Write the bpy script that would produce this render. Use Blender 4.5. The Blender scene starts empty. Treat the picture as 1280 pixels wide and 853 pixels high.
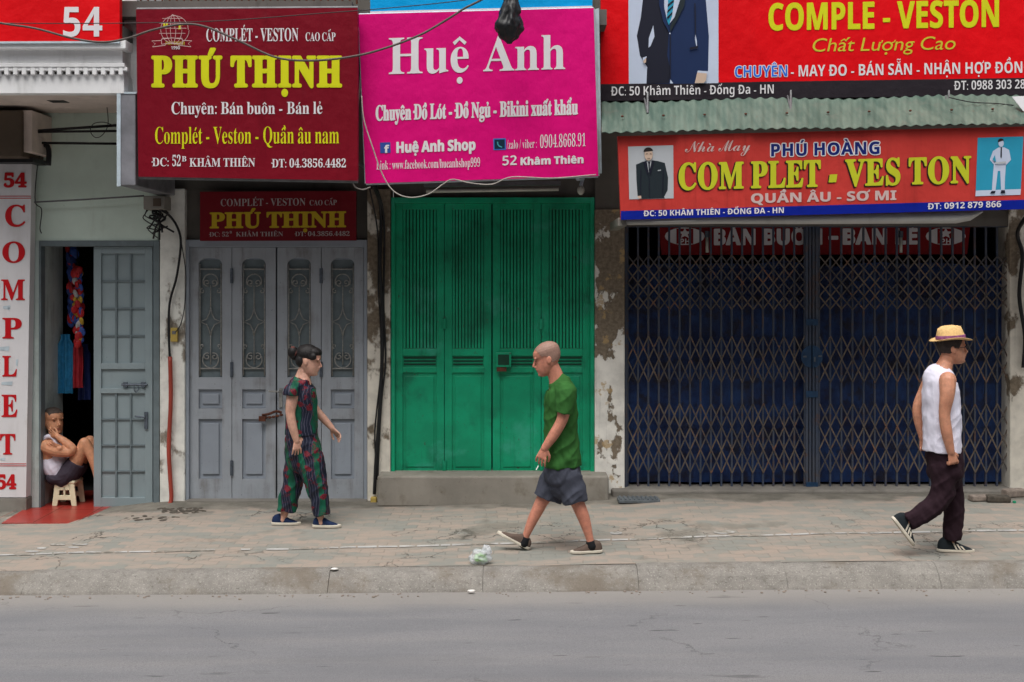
import bpy, bmesh, math, random, unicodedata
from mathutils import Vector, Matrix, noise
R = math.radians
random.seed(7)
SC = bpy.context.scene
COL = SC.collection

# ------------------------------------------------------------------ camera, sky, sun, exposure
CAM = Vector((0.0, -12.0, 2.12)); F = 1500.0; PW, PH, HZ = 1280, 853, 352.0
cd = bpy.data.cameras.new('camera'); cam = bpy.data.objects.new('camera', cd); COL.objects.link(cam)
cam.location = CAM; cam.rotation_euler = (R(90), 0, 0)
cd.sensor_width = 36; cd.lens = 36 * F / PW; cd.shift_y = -(PH / 2 - HZ) / PW
cd.clip_start = .1; cd.clip_end = 600
SC.camera = cam
SUN_EL, SUN_AZ = 66, 195          # azimuth from +Y (north), clockwise: behind the camera, a little to the left
W = bpy.data.worlds.new('World'); SC.world = W; W.use_nodes = True
wn = W.node_tree.nodes; wl = W.node_tree.links; wn.clear()
sky = wn.new('ShaderNodeTexSky'); sky.sky_type = 'NISHITA'; sky.sun_disc = False
sky.sun_elevation = R(SUN_EL); sky.sun_rotation = R(SUN_AZ); sky.dust_density = 6; sky.air_density = 1.2
hsv = wn.new('ShaderNodeHueSaturation'); hsv.inputs['Saturation'].default_value = .35
bg = wn.new('ShaderNodeBackground'); bg.inputs[1].default_value = .09
wo = wn.new('ShaderNodeOutputWorld')
wl.new(sky.outputs[0], hsv.inputs['Color']); wl.new(hsv.outputs[0], bg.inputs[0]); wl.new(bg.outputs[0], wo.inputs[0])
sd = bpy.data.lights.new('sun', 'SUN'); sd.energy = 1.5; sd.angle = R(42); sd.color = (1, .985, .965)
sun = bpy.data.objects.new('sun', sd); COL.objects.link(sun)
az, el = R(SUN_AZ), R(SUN_EL)
sdir = Vector((math.sin(az) * math.cos(el), math.cos(az) * math.cos(el), math.sin(el)))
sun.rotation_euler = sdir.to_track_quat('Z', 'Y').to_euler()
vs = SC.view_settings
SC.display_settings.display_device = 'sRGB'
vs.view_transform = 'Standard'; vs.look = 'None'; vs.gamma = 1; vs.use_curve_mapping = False
vs.exposure = 0.65
SC.cycles.use_denoising = True
SC.cycles.max_bounces = 6

# ------------------------------------------------------------------ helpers: pixels to places
def P(px, py, Y):
    d = Y - CAM.y
    return Vector(((px - 640) * d / F, Y, CAM.z + (HZ - py) * d / F))

class Plane:
    def __init__(s, a, b, c):
        s.p = P(*a); n = (P(*b) - s.p).cross(P(*c) - s.p).normalized()
        if n.y > 0: n = -n
        s.n = n
    def hit(s, px, py, off=0.0):
        d = Vector(((px - 640) / F, 1, (HZ - py) / F))
        t = (s.p - CAM).dot(s.n) / d.dot(s.n)
        return CAM + d * t + s.n * off

def interp(tab, x):
    if x <= tab[0][0]: return tab[0][1]
    for (a, b), (c, d) in zip(tab, tab[1:]):
        if x <= c:
            t = (x - a) / (c - a); t = t * t * (3 - 2 * t)
            return b + (d - b) * t
    return tab[-1][1]
ZW = [(-6, -.16), (-4.3, -.155), (-3.3, -.075), (-1.3, -.07), (0, -.04), (1.1, .0), (1.6, .03), (5.2, .035), (9, .03)]
ZK = [(-8, -.152), (-5.1, -.149), (5, -.062), (9, -.03)]
ZR = [(-9, -.29), (-5.1, -.276), (5, -.218), (9, -.20)]
KY = -2.74
def G(x, y):
    if y > KY:
        t = min(1, max(0, -y / -KY)); t = min(1, max(0, y / KY))
        return interp(ZW, x) * (1 - t) + interp(ZK, x) * t + .006 * noise.noise(Vector((x * 1.3, y * 1.7, 3)))
    return interp(ZR, x)

# ------------------------------------------------------------------ helpers: materials
def lin(c):
    return tuple((v / 12.92 if v <= .04045 else ((v + .055) / 1.055) ** 2.4) for v in c)
def rgb(r, g, b): return lin((r / 255, g / 255, b / 255))

class N:
    def __init__(s, name):
        s.m = bpy.data.materials.new(name); s.m.use_nodes = True
        s.t = s.m.node_tree; s.t.nodes.clear()
        s.o = s.new('ShaderNodeOutputMaterial'); s.b = s.new('ShaderNodeBsdfPrincipled')
        s.link(s.b.outputs[0], s.o.inputs[0])
        s.g = s.new('ShaderNodeNewGeometry'); s.pos = s.g.outputs['Position']
    def new(s, k): return s.t.nodes.new(k)
    def link(s, a, b): s.t.links.new(a, b)
    def put(s, inp, v):
        if isinstance(v, bpy.types.NodeSocket): s.link(v, inp)
        elif v is not None:
            if isinstance(v, tuple) and len(v) == 3 and inp.type == 'RGBA': v = (*v, 1)
            inp.default_value = v
    def scale(s, v, sc):
        n = s.new('ShaderNodeVectorMath'); n.operation = 'MULTIPLY'; s.put(n.inputs[0], v); n.inputs[1].default_value = sc; return n.outputs[0]
    def vadd(s, a, b):
        n = s.new('ShaderNodeVectorMath'); n.operation = 'ADD'; s.put(n.inputs[0], a); s.put(n.inputs[1], b); return n.outputs[0]
    def noise(s, sc, det=5, rough=.6, vec=None, dist=0, col=False):
        n = s.new('ShaderNodeTexNoise'); s.put(n.inputs['Vector'], vec or s.pos)
        n.inputs['Scale'].default_value = sc; n.inputs['Detail'].default_value = det
        n.inputs['Roughness'].default_value = rough; n.inputs['Distortion'].default_value = dist
        return n.outputs['Color' if col else 'Fac']
    def vor(s, sc, feature='F1', vec=None, out='Distance', rnd=1):
        n = s.new('ShaderNodeTexVoronoi'); n.feature = feature; s.put(n.inputs['Vector'], vec or s.pos)
        n.inputs['Scale'].default_value = sc; n.inputs['Randomness'].default_value = rnd
        return n.outputs[out]
    def ramp(s, f, lo, hi, a=0.0, b=1.0):
        n = s.new('ShaderNodeMapRange'); n.interpolation_type = 'SMOOTHSTEP'; s.put(n.inputs[0], f)
        n.inputs[1].default_value = lo; n.inputs[2].default_value = hi; n.inputs[3].default_value = a; n.inputs[4].default_value = b
        return n.outputs[0]
    def mix(s, f, a, b, mode='MIX'):
        n = s.new('ShaderNodeMix'); n.data_type = 'RGBA'; n.blend_type = mode
        s.put(n.inputs[0], f); s.put(n.inputs[6], a); s.put(n.inputs[7], b); return n.outputs[2]
    def math(s, op, a, b=None):
        n = s.new('ShaderNodeMath'); n.operation = op; s.put(n.inputs[0], a); s.put(n.inputs[1], b); return n.outputs[0]
    def sep(s, v=None):
        n = s.new('ShaderNodeSeparateXYZ'); s.put(n.inputs[0], v or s.pos); return n.outputs
    def comb(s, x, y, z):
        n = s.new('ShaderNodeCombineXYZ'); s.put(n.inputs[0], x); s.put(n.inputs[1], y); s.put(n.inputs[2], z); return n.outputs[0]
    def bump(s, h, st=.3, d=.01):
        n = s.new('ShaderNodeBump'); s.put(n.inputs['Height'], h); n.inputs['Strength'].default_value = st; n.inputs['Distance'].default_value = d
        s.link(n.outputs[0], s.b.inputs['Normal'])
    def done(s, col, rough=.6, metal=0, spec=.5):
        s.put(s.b.inputs['Base Color'], col); s.put(s.b.inputs['Roughness'], rough); s.b.inputs['Metallic'].default_value = metal
        s.b.inputs['Specular IOR Level'].default_value = spec
        return s.m

def mul(c, k): return tuple(min(1, v * k) for v in c[:3])
def flat(name, c, rough=.6, var=.12, sc=7, metal=0, spec=.4, bump=0, bsc=60):
    n = N(name); f = n.noise(sc, 6)
    col = n.mix(n.ramp(f, .3, .7), mul(c, 1 - var), mul(c, 1 + var))
    if bump: n.bump(n.noise(bsc, 4), bump, .004)
    return n.done(col, rough, metal, spec)
def grimy(name, c, dirt, amt=.5, rough=.55, var=.12, spec=.4, streak=True, bump=.15, lo=.5, hi=.75):
    """paint with vertical runs of dirt and blotches"""
    n = N(name)
    base = n.mix(n.ramp(n.noise(2.2, 6), .3, .7), mul(c, 1 - var), mul(c, 1 + var))
    run = n.noise(1.0, 7, .65, n.scale(n.pos, (9, 9, .9 if streak else 6)))
    blot = n.noise(3.1, 7, .65)
    f = n.math('MULTIPLY', n.ramp(n.math('ADD', n.math('MULTIPLY', run, .55), n.math('MULTIPLY', blot, .45)), lo, hi), amt)
    col = n.mix(f, base, dirt)
    spk = n.ramp(n.noise(38, 3), .68, .74, 0, amt * .6)
    col = n.mix(spk, col, mul(dirt, .6))
    n.bump(n.noise(45, 5), bump, .004)
    return n.done(col, n.ramp(blot, .3, .7, rough - .1, rough + .15), 0, spec)

def peeling(name, paint, under, lo, hi, seed, zlo=None, zhi=None, third=None):
    n = N(name); off = n.vadd(n.pos, (seed, seed * 2, seed * .7))
    f = n.noise(2.6, 9, .62, n.scale(off, (1, 1, .7)))
    if zlo is not None:
        z = n.sep()[2]; f = n.math('ADD', f, n.ramp(z, zlo, zhi, -.07, .09))
    m = n.ramp(f, lo, hi)
    fine = n.noise(30, 6)
    p = n.mix(n.ramp(n.noise(5, 6), .35, .75), paint, mul(paint, .72))
    u = n.mix(n.ramp(fine, .3, .7), mul(under, .75), mul(under, 1.25))
    col = n.mix(m, p, u)
    if third:
        col = n.mix(n.ramp(n.noise(6, 7, .6, off), .6, .66, 0, .8), col, third)
    run = n.noise(1, 6, .6, n.scale(n.pos, (14, 14, .8)))
    col = n.mix(n.ramp(run, .56, .78, 0, .32), col, (.09, .08, .065))
    h = n.math('ADD', n.math('MULTIPLY', m, -1.0), n.math('MULTIPLY', fine, .35))
    n.bump(h, .6, .008)
    return n.done(col, .85, 0, .2)

M = {}
def build_materials():
    n = N('asphalt')                                     # road
    f = n.noise(3, 3, .5, n.scale(n.pos, (.25, 1, 1)))
    c = n.mix(n.ramp(f, .3, .7), rgb(140, 141, 146), rgb(154, 154, 157))
    streak = n.noise(2.2, 4, .6, n.scale(n.pos, (.06, 2.2, 1)))
    c = n.mix(n.ramp(streak, .45, .75, 0, .35), c, rgb(168, 165, 161))
    g = n.noise(210, 2, .7)
    c = n.mix(n.ramp(g, .35, .7, 0, .5), c, rgb(104, 105, 108))
    g2 = n.noise(75, 4, .75); c = n.mix(n.ramp(g2, .48, .68, 0, .5), c, rgb(112, 112, 115)); c = n.mix(n.ramp(n.noise(150, 2, .7, n.vadd(n.pos, (2, 2, 2))), .60, .70, 0, .55), c, rgb(186, 184, 180))
    pt = n.noise(.55, 5, .55, n.scale(n.pos, (.35, 1.2, 1))); c = n.mix(n.ramp(pt, .50, .56, 0, .22), c, rgb(116, 117, 122))
    dash = n.ramp(n.noise(2.6, 2, .5, n.scale(n.pos, (1, 6, 1))), .72, .76, 0, .75); c = n.mix(dash, c, rgb(74, 74, 76))
    y = n.sep()[1]; yy = n.math('ADD', y, n.math('MULTIPLY', n.noise(1.1, 4), .5))
    c = n.mix(n.ramp(yy, -3.25, -2.7, 0, .6), c, rgb(172, 167, 160))     # dust lying along the gutter
    st = n.ramp(n.noise(1.2, 5, .55, n.scale(n.pos, (1, 5, 1))), .66, .74, 0, .45)
    c = n.mix(st, c, rgb(70, 70, 72))
    ed = n.vor(.55, 'DISTANCE_TO_EDGE', n.vadd(n.pos, n.scale(n.noise(2.2, 5, .6, col=True), (.8, .8, .8))))
    c = n.mix(n.math('MULTIPLY', n.ramp(ed, .0, .008, 1, 0), n.ramp(n.noise(.6, 2), .5, .6, 0, .45)), c, rgb(70, 69, 70))
    n.bump(n.math('ADD', g, g2), .6, .007)
    M['asphalt'] = n.done(n.mix(1.0, c, (.76, .75, .735), 'MULTIPLY'), .85, 0, .2)

    n = N('pavers')                                      # worn interlocking pavers, pink and grey green
    x, y, z = n.sep()
    wob = n.noise(1.3, 4, .6, col=True)
    vv = n.vadd(n.pos, n.scale(wob, (.10, .10, 0)))
    x2, y2, _ = n.sep(vv)
    zig = n.math('MULTIPLY', n.math('SINE', n.math('MULTIPLY', x2, 62.8 / 2)), .018)
    v2 = n.comb(x2, n.math('ADD', y2, zig), 0.0)
    br = n.new('ShaderNodeTexBrick'); n.put(br.inputs['Vector'], v2)
    br.inputs['Color1'].default_value = (0, 0, 0, 1); br.inputs['Color2'].default_value = (1, 1, 1, 1); br.inputs['Mortar'].default_value = (.5, .5, .5, 1)
    br.inputs['Scale'].default_value = 1; br.inputs['Brick Width'].default_value = .2; br.inputs['Row Height'].default_value = .11
    br.inputs['Mortar Size'].default_value = .006; br.inputs['Mortar Smooth'].default_value = .3
    band = n.math('ADD', n.math('MULTIPLY', n.noise(3.6, 4, .6, n.scale(vv, (.7, 2.0, 1))), .6), n.math('MULTIPLY', n.noise(1.1, 3), .4))
    tint = n.math('ADD', n.math('MULTIPLY', br.outputs['Color'], .18), n.math('MULTIPLY', band, .84))
    c = n.mix(n.ramp(tint, .40, .62), rgb(143, 146, 141), rgb(172, 158, 147))
    c = n.mix(n.ramp(n.noise(9, 6, .7), .3, .75, 0, .6), c, rgb(154, 151, 143))
    gone = n.ramp(n.noise(1.1, 6, .62, n.vadd(n.pos, (4, 7, 1))), .42, .54)    # where the joints are worn level
    jm = n.math('MULTIPLY', br.outputs['Fac'], n.math('SUBTRACT', 1.0, n.math('MULTIPLY', gone, .88)))
    c = n.mix(n.math('MULTIPLY', jm, .30), c, rgb(104, 104, 96))
    crk = n.vor(2.6, 'DISTANCE_TO_EDGE', n.vadd(n.pos, n.scale(n.noise(4, 5, .65, col=True), (.5, .5, 0))))
    cm = n.math('MULTIPLY', n.ramp(crk, .0, .026, 1, 0), n.ramp(n.noise(1.0, 3, .5, n.vadd(n.pos, (9, 3, 0))), .55, .64))
    c = n.mix(n.math('MULTIPLY', cm, .85), c, rgb(52, 51, 46))
    cem_e = n.math('ADD', y, n.math('MULTIPLY', n.noise(1.2, 5, .6), .9))       # cement skirt against the shops
    cem = n.ramp(cem_e, -.02, .10)
    cem2 = n.ramp(n.noise(.8, 6, .6, n.vadd(n.pos, (2, 1, 0))), .60, .66, 0, .75)
    cc = n.mix(n.ramp(n.noise(3, 7, .65), .3, .75), rgb(112, 110, 103), rgb(150, 146, 137))
    c = n.mix(n.math('MAXIMUM', cem, cem2), c, cc)
    c = n.mix(n.ramp(n.noise(2.4, 6, .65, n.vadd(n.pos, (1, 9, 0))), .58, .76, 0, .5), c, rgb(100, 92, 80))
    c = n.mix(n.ramp(n.noise(55, 3), .62, .75, 0, .35), c, rgb(95, 92, 86))
    h = n.math('ADD', n.math('MULTIPLY', jm, -1.0), n.math('ADD', n.math('MULTIPLY', cm, -1.6), n.math('MULTIPLY', n.noise(40, 5), .5)))
    n.bump(h, .55, .008)
    M['pavers'] = n.done(n.mix(1.0, c, (.81, .79, .765), 'MULTIPLY'), .9, 0, .15)

    n = N('kerb_concrete')
    c = n.mix(n.ramp(n.noise(5, 7, .65), .3, .7), rgb(138, 135, 130), rgb(160, 157, 151))
    c = n.mix(n.ramp(n.noise(90, 2, .7), .56, .70, 0, .6), c, rgb(204, 200, 194)); c = n.mix(n.ramp(n.noise(24, 5, .75), .52, .68, 0, .55), c, rgb(108, 104, 98))
    c = n.mix(n.ramp(n.noise(70, 2, .7, n.vadd(n.pos, (3, 3, 3))), .62, .72, 0, .55), c, rgb(82, 80, 76))
    c = n.mix(n.ramp(n.noise(1.5, 6, .6), .50, .66, 0, .7), c, rgb(126, 116, 103))
    n.bump(n.noise(50, 6), .6, .008)
    M['kerb'] = n.done(n.mix(1.0, c, (.74, .725, .71), 'MULTIPLY'), .9, 0, .15)

    M['line'] = peeling('worn_white_paint', (.44, .43, .41), rgb(134, 128, 118), .46, .58, 5)
    M['step'] = grimy('step_concrete', rgb(138, 133, 124), rgb(88, 76, 58), .7, .85, .15, .2, False, .3)
    M['cement'] = grimy('bare_cement', rgb(126, 122, 115), rgb(76, 68, 60), .6, .9, .2, .2, False, .35)
    M['green_wall'] = grimy('pale_green_plaster', rgb(210, 226, 214), rgb(128, 132, 114), .5, .8, .06, .2, True, .2, .52, .8)
    M['jamb'] = grimy('blue_grey_plaster', rgb(202, 216, 212), rgb(104, 106, 100), .6, .8, .1, .2, True, .25, .48, .72)
    M['white_wall'] = peeling('white_plaster', rgb(242, 242, 234), rgb(140, 132, 120), .57, .64, 2.0)
    M['dark_wall'] = grimy('shade_darkened_wall', rgb(96, 92, 86), rgb(40, 36, 32), .7, .9)  # base colour darkened for the shade under the signs, plus dirt runs
    M['peel'] = peeling('peeling_plaster', rgb(244, 241, 232), rgb(128, 116, 100), .49, .515, 8.3, .6, 2.6, rgb(186, 158, 112))
    M['peel2'] = peeling('cracked_plaster', rgb(232, 226, 212), rgb(124, 112, 96), .50, .56, 1.3, .8, 3.2)
    M['cornice'] = grimy('cornice_white', rgb(238, 238, 238), rgb(140, 138, 130), .4, .75, .05, .25)
    M['soffit'] = grimy('soffit_plaster', rgb(214, 200, 190), rgb(120, 106, 98), .4, .85)
    M['slab'] = grimy('balcony_concrete', rgb(104, 100, 96), rgb(60, 56, 52), .6, .9)
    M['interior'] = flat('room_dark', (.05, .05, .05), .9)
    M['redtile'] = flat('red_floor_tiles', rgb(150, 48, 40), .35, .1, 5, spec=.5)
    M['grout'] = flat('tile_grout', rgb(120, 66, 54), .9)
    M['greymetal'] = grimy('grey_metal_paint', rgb(140, 154, 158), rgb(74, 70, 62), .5, .45, .06, .45, True, .08, .56, .8)
    M['greymetal2'] = flat('grey_metal_paint_dark', rgb(108, 120, 124), .5, .12, 9)
    M['bluegrey'] = grimy('blue_grey_door_paint', rgb(160, 166, 173), rgb(88, 76, 60), .75, .5, .08, .4, True, .12, .48, .74)
    M['bluegrey_rec'] = grimy('blue_grey_panel_paint', rgb(150, 158, 168), rgb(76, 70, 60), .6, .5, .07, .4, True, .1, .55, .8)
    M['iron'] = flat('wrought_iron', rgb(150, 150, 146), .55, .2, 30, metal=.2)
    M['hinge'] = flat('hinge_steel', rgb(92, 100, 110), .5, .25, 40, metal=.4)
    n = N('green_door_paint')
    b = n.mix(n.ramp(n.noise(1.6, 6, .6), .3, .7), rgb(0, 140, 100), rgb(4, 174, 126))
    dk = n.ramp(n.noise(3.4, 7, .62, n.scale(n.pos, (1, 1, .8))), .50, .72, 0, .55)
    b = n.mix(dk, b, rgb(10, 78, 58))
    b = n.mix(n.ramp(n.noise(2.1, 7, .65, n.vadd(n.pos, (3, 1, 6))), .54, .68, 0, .45), b, rgb(70, 176, 150))
    b = n.mix(n.ramp(n.noise(26, 5, .7), .63, .70, 0, .8), b, rgb(70, 66, 54))
    b = n.mix(n.ramp(n.noise(1, 6, .6, n.scale(n.pos, (16, 16, 1))), .58, .76, 0, .45), b, rgb(22, 70, 56))
    n.bump(n.noise(40, 5), .12, .004)
    M['green'] = n.done(b, .42, 0, .5)
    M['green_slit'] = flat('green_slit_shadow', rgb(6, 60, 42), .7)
    M['rust'] = flat('rusty_steel', rgb(92, 52, 36), .8, .35, 30)
    n = N('gate_steel')                                  # blue painted folding gate, rust on the slats
    c = n.mix(n.ramp(n.noise(3, 5), .35, .7), rgb(60, 72, 92), rgb(78, 82, 92))
    c = n.mix(n.ramp(n.noise(7, 6, .7), .50, .66, 0, .75), c, rgb(94, 70, 56))
    M['gate'] = n.done(c, .6, .1, .4)
    n = N('gate_lattice_steel')
    c = n.mix(n.ramp(n.noise(4, 5), .35, .7), rgb(74, 72, 74), rgb(112, 100, 88))
    c = n.mix(n.ramp(n.noise(9, 6, .7), .54, .70, 0, .85), c, rgb(140, 96, 70))
    M['lattice'] = n.done(c, .65, .1, .4)
    n = N('blue_tarpaulin')
    c = n.mix(n.ramp(n.noise(3.5, 7, .65), .3, .7), rgb(14, 32, 76), rgb(34, 66, 120))
    c = n.mix(n.ramp(n.noise(6, 7, .65, n.vadd(n.pos, (4, 4, 4))), .46, .66, 0, .8), c, rgb(40, 34, 36))
    n.bump(n.noise(9, 4), .5, .02)
    M['tarp'] = n.done(c, .5, 0, .4)
    M['steelblue'] = flat('blue_lock_plate', rgb(30, 62, 94), .5, .2, 20)
    n = N('corrugated_roof')
    c = n.mix(n.ramp(n.noise(1, 6, .6, n.scale(n.pos, (10, 2, 1.5))), .3, .7), rgb(70, 92, 82), rgb(102, 118, 106))
    c = n.mix(n.ramp(n.noise(5, 7, .65), .55, .72, 0, .7), c, rgb(96, 104, 94))
    c = n.mix(n.ramp(n.noise(14, 5, .65), .66, .74, 0, .6), c, rgb(112, 88, 66))
    M['roof'] = n.done(c, .6, .05, .4)
    def vinyl(name, c, dirt=.25, sheen=.42):
        n = N(name)
        b = n.mix(n.ramp(n.noise(1.2, 4), .3, .7), mul(c, .93), mul(c, 1.05))
        run = n.noise(1, 6, .6, n.scale(n.pos, (8, 8, .6)))
        b = n.mix(n.ramp(run, .5, .8, 0, dirt), b, mul(c, .45))
        n.bump(n.math('ADD', n.noise(2.2, 4, .55, n.scale(n.pos, (1, 1, .5))), n.math('MULTIPLY', n.noise(9, 3, .5), .3)), .55, .04)
        return n.done(b, sheen, 0, .18)
    M['maroon'] = vinyl('maroon_vinyl', rgb(122, 14, 32), .4)
    M['maroon_dk'] = vinyl('maroon_vinyl_dark', rgb(112, 14, 26), .5)  # slightly darker maroon with stronger streaks, for the small sign
    M['pink'] = vinyl('pink_vinyl', rgb(222, 10, 120), .12)
    M['skyblue'] = vinyl('sky_blue_vinyl', rgb(0, 158, 222), .1)
    M['red'] = vinyl('red_vinyl', rgb(226, 8, 20), .12)
    M['redfade'] = vinyl('faded_red_vinyl', rgb(196, 62, 56), .6)
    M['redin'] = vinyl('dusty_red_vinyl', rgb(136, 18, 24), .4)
    M['black_strip'] = vinyl('charcoal_vinyl', rgb(46, 40, 46), .2)
    M['navy_strip'] = vinyl('blue_vinyl', rgb(14, 34, 142), .3)
    M['whitesign'] = grimy('white_sign_face', rgb(216, 214, 216), rgb(150, 140, 128), .35, .45, .03, .35)
    def ink(name, c, rough=.45): return flat(name, c, rough, .04, 4, spec=.35)
    M['i_white'] = ink('white_letters', rgb(226, 222, 224)); M['i_yellow'] = ink('yellow_letters', rgb(214, 214, 20))
    M['i_gold'] = ink('gold_letters', rgb(206, 192, 52)); M['i_lime'] = ink('lime_yellow_letters', rgb(196, 200, 42))
    M['i_dullyellow'] = ink('dull_yellow_letters', rgb(190, 160, 20)); M['i_grey'] = ink('grey_letters', rgb(170, 160, 160))
    M['i_red'] = ink('red_letters', rgb(190, 10, 22)); M['i_navy'] = ink('navy_letters', rgb(14, 34, 110))
    M['i_blue'] = ink('blue_letters', rgb(40, 110, 220)); M['i_shadow'] = ink('black_letter_edge', rgb(42, 26, 20))
    M['i_fb'] = ink('blue_icon', rgb(50, 78, 158)); M['i_teal'] = ink('dark_teal_icon', rgb(8, 44, 62)); M['i_cyan'] = ink('cyan_print', rgb(44, 152, 184))
    M['i_icb'] = ink('icon_blue_border', rgb(60, 110, 190)); M['i_silver'] = ink('silver_script', rgb(206, 180, 176)); M['i_teal2'] = ink('teal_handset', rgb(70, 160, 170))
    M['i_photo'] = ink('photo_paper', rgb(196, 206, 226)); M['i_photog'] = ink('photo_paper_grey', rgb(184, 188, 192))
    M['i_suit'] = ink('navy_suit_print', rgb(24, 44, 84)); M['i_suit2'] = ink('dark_suit_print', rgb(26, 28, 44))
    M['i_skinp'] = ink('skin_print', rgb(206, 180, 160)); M['i_hair'] = ink('hair_print', rgb(40, 34, 34)); M['i_suitd'] = ink('dark_grey_suit_print', rgb(34, 44, 50))
    M['cream'] = flat('cream_lamp_plastic', rgb(220, 212, 180), .4)
    M['frame_steel'] = flat('sign_frame_steel', rgb(110, 110, 112), .5, .2, 12, metal=.3)
    M['frame_white'] = flat('pale_sign_edge', rgb(186, 200, 208), .6, .12, 9)
    n = N('brushed_box_steel'); c = n.mix(n.ramp(n.noise(2, 6, .6), .3, .75), rgb(150, 150, 156), rgb(90, 90, 94)); M['boxsteel'] = n.done(c, .5, .2, .4)
    M['black'] = flat('black_rubber', (.012, .012, .013), .5, .3, 20)
    M['cable'] = flat('grey_brown_cable', rgb(86, 78, 74), .6, .2, 20)
    M['wcable'] = flat('pale_cable', rgb(170, 164, 156), .6, .2, 20)
    M['redpipe'] = grimy('red_plastic_pipe', rgb(160, 66, 52), rgb(90, 60, 50), .5, .5)
    M['darkbox'] = grimy('brown_wood_box', rgb(84, 72, 60), rgb(36, 30, 26), .7, .8)
    M['meter'] = grimy('grey_meter_box', rgb(128, 124, 116), rgb(60, 54, 48), .6, .7)
    M['socket'] = grimy('yellowed_socket', rgb(190, 164, 84), rgb(90, 70, 40), .5, .6)
    M['tube'] = flat('unlit_lamp_glass', rgb(190, 190, 178), .25)
    M['plastic_bag_black'] = flat('black_bag_plastic', (.01, .01, .012), .45, .3, 9, spec=.45, bump=.6, bsc=22)
    M['canvas'] = grimy('grey_white_canvas', rgb(196, 194, 188), rgb(110, 104, 96), .45, .8, .06, .2, True, .2)
    M['brick'] = flat('old_brick', rgb(134, 122, 112), .9, .25, 20, bump=.4)
    M['slate'] = flat('dark_grate', rgb(92, 98, 102), .6, .2, 20)
    M['rubble'] = flat('dark_rubble', rgb(76, 70, 62), .9, .4, 20, bump=.5)
    M['paper'] = flat('litter_paper', rgb(226, 222, 216), .7)
    M['leafgreen'] = flat('green_vegetable', rgb(112, 172, 60), .5, .35, 30)
    n = N('clear_bag_plastic'); n.b.inputs['Alpha'].default_value = .42; n.bump(n.noise(30, 5), .8, .01); M['clearbag'] = n.done(rgb(224, 228, 232), .25, 0, .6)
    M['stool'] = flat('cream_plastic', rgb(226, 220, 186), .45, .06)
    M['snack'] = None
    for k, c in dict(sn_red=(190, 40, 44), sn_yel=(210, 170, 60), sn_blue=(60, 90, 170), sn_white=(190, 190, 190), cl_blue=(44, 130, 176), cl_red=(160, 40, 50), cl_navy=(44, 60, 120)).items():
        M[k] = flat('hanging_' + k.replace('sn_', 'pack_').replace('cl_', 'cloth_'), rgb(*c), .45, .2, 20)
    # people
    def skin(name, c):
        n = N(name); b = n.mix(n.ramp(n.noise(22, 6, .65), .3, .7), mul(c, .82), mul(c, 1.12)); n.bump(n.noise(160, 4), .25, .003); b = n.mix(n.ramp(n.noise(5, 3), .5, .75, 0, .3), b, (c[0] * .95, c[1] * .72, c[2] * .68))
        n.b.inputs['Subsurface Weight'].default_value = .12; n.b.inputs['Subsurface Radius'].default_value = (.02, .008, .004)
        return n.done(b, .5, 0, .35)
    M['skin_w'] = skin('skin_fair', rgb(204, 158, 138)); M['skin_g'] = skin('skin_tan', rgb(196, 132, 110)); M['skin_h'] = skin('skin_light_brown', rgb(198, 140, 112)); M['skin_s'] = skin('skin_brown', rgb(204, 146, 112))
    M['hair_b'] = flat('black_hair', (.012, .010, .010), .55, .5, 60, spec=.3, bump=.8, bsc=150); M['hair_g'] = flat('cropped_grey_hair', rgb(150, 118, 104), .6, .22, 160); M['hair_s'] = flat('short_grey_black_hair', rgb(74, 62, 56), .75, .3, 60); M['hair_d'] = flat('dark_cropped_hair', rgb(52, 44, 40), .7, .3, 50)
    M['hair_tie'] = flat('brown_hair_tie', rgb(84, 44, 38), .7, .3, 30)
    M['eye'] = flat('eye_dark', (.02, .015, .012), .2); M['brow'] = flat('eyebrow_hair', rgb(122, 84, 70), .8); M['lip'] = flat('lip', rgb(168, 96, 86), .5)
    def cloth(name, c, var=.1): return flat(name, c, .85, var, 12, spec=.15, bump=.25, bsc=160)
    M['tshirt'] = cloth('green_cotton', rgb(50, 97, 45)); M['shorts'] = cloth('slate_shorts_cotton', rgb(68, 71, 82)); M['tank'] = cloth('white_vest_cotton', rgb(224, 222, 236), .04)
    M['plum'] = cloth('dark_plum_cotton', rgb(42, 27, 34)); M['darkshorts'] = cloth('dark_shorts_cotton', rgb(62, 56, 66)); M['sock'] = cloth('black_sock', (.012, .012, .014))
    M['straw'] = flat('straw', rgb(222, 184, 124), .8, .12, 60, bump=.4, bsc=140); M['band'] = flat('purple_hat_band', rgb(128, 72, 116), .8, .35, 45)
    M['shoe_brown'] = cloth('brown_canvas', rgb(96, 82, 74)); M['shoe_navy'] = cloth('navy_canvas', rgb(30, 44, 74)); M['shoe_dark'] = cloth('black_mesh_shoe', rgb(36, 42, 46)); M['sole'] = flat('off_white_rubber', rgb(204, 196, 180), .7, .08)
    M['glass_frame'] = flat('dark_glasses_frame', (.02, .02, .02), .4); M['cig'] = flat('cigarette_paper', rgb(232, 230, 224), .7)
    n = N('flowered_silk')                               # green with navy stripes and red roses
    x, y, z = n.sep(); w1 = n.noise(3, 3, .5)
    u = n.math('ADD', x, n.math('ADD', n.math('MULTIPLY', w1, .16), n.math('MULTIPLY', z, .10)))
    band = n.math('SINE', n.math('MULTIPLY', u, 44.0)); thin = n.math('SINE', n.math('MULTIPLY', u, 260.0))
    c = n.mix(n.ramp(n.noise(7, 4), .3, .7), rgb(4, 70, 52), rgb(10, 94, 70))
    nv = n.ramp(band, -.55, -.35)
    c = n.mix(nv, c, rgb(20, 26, 46))
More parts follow.
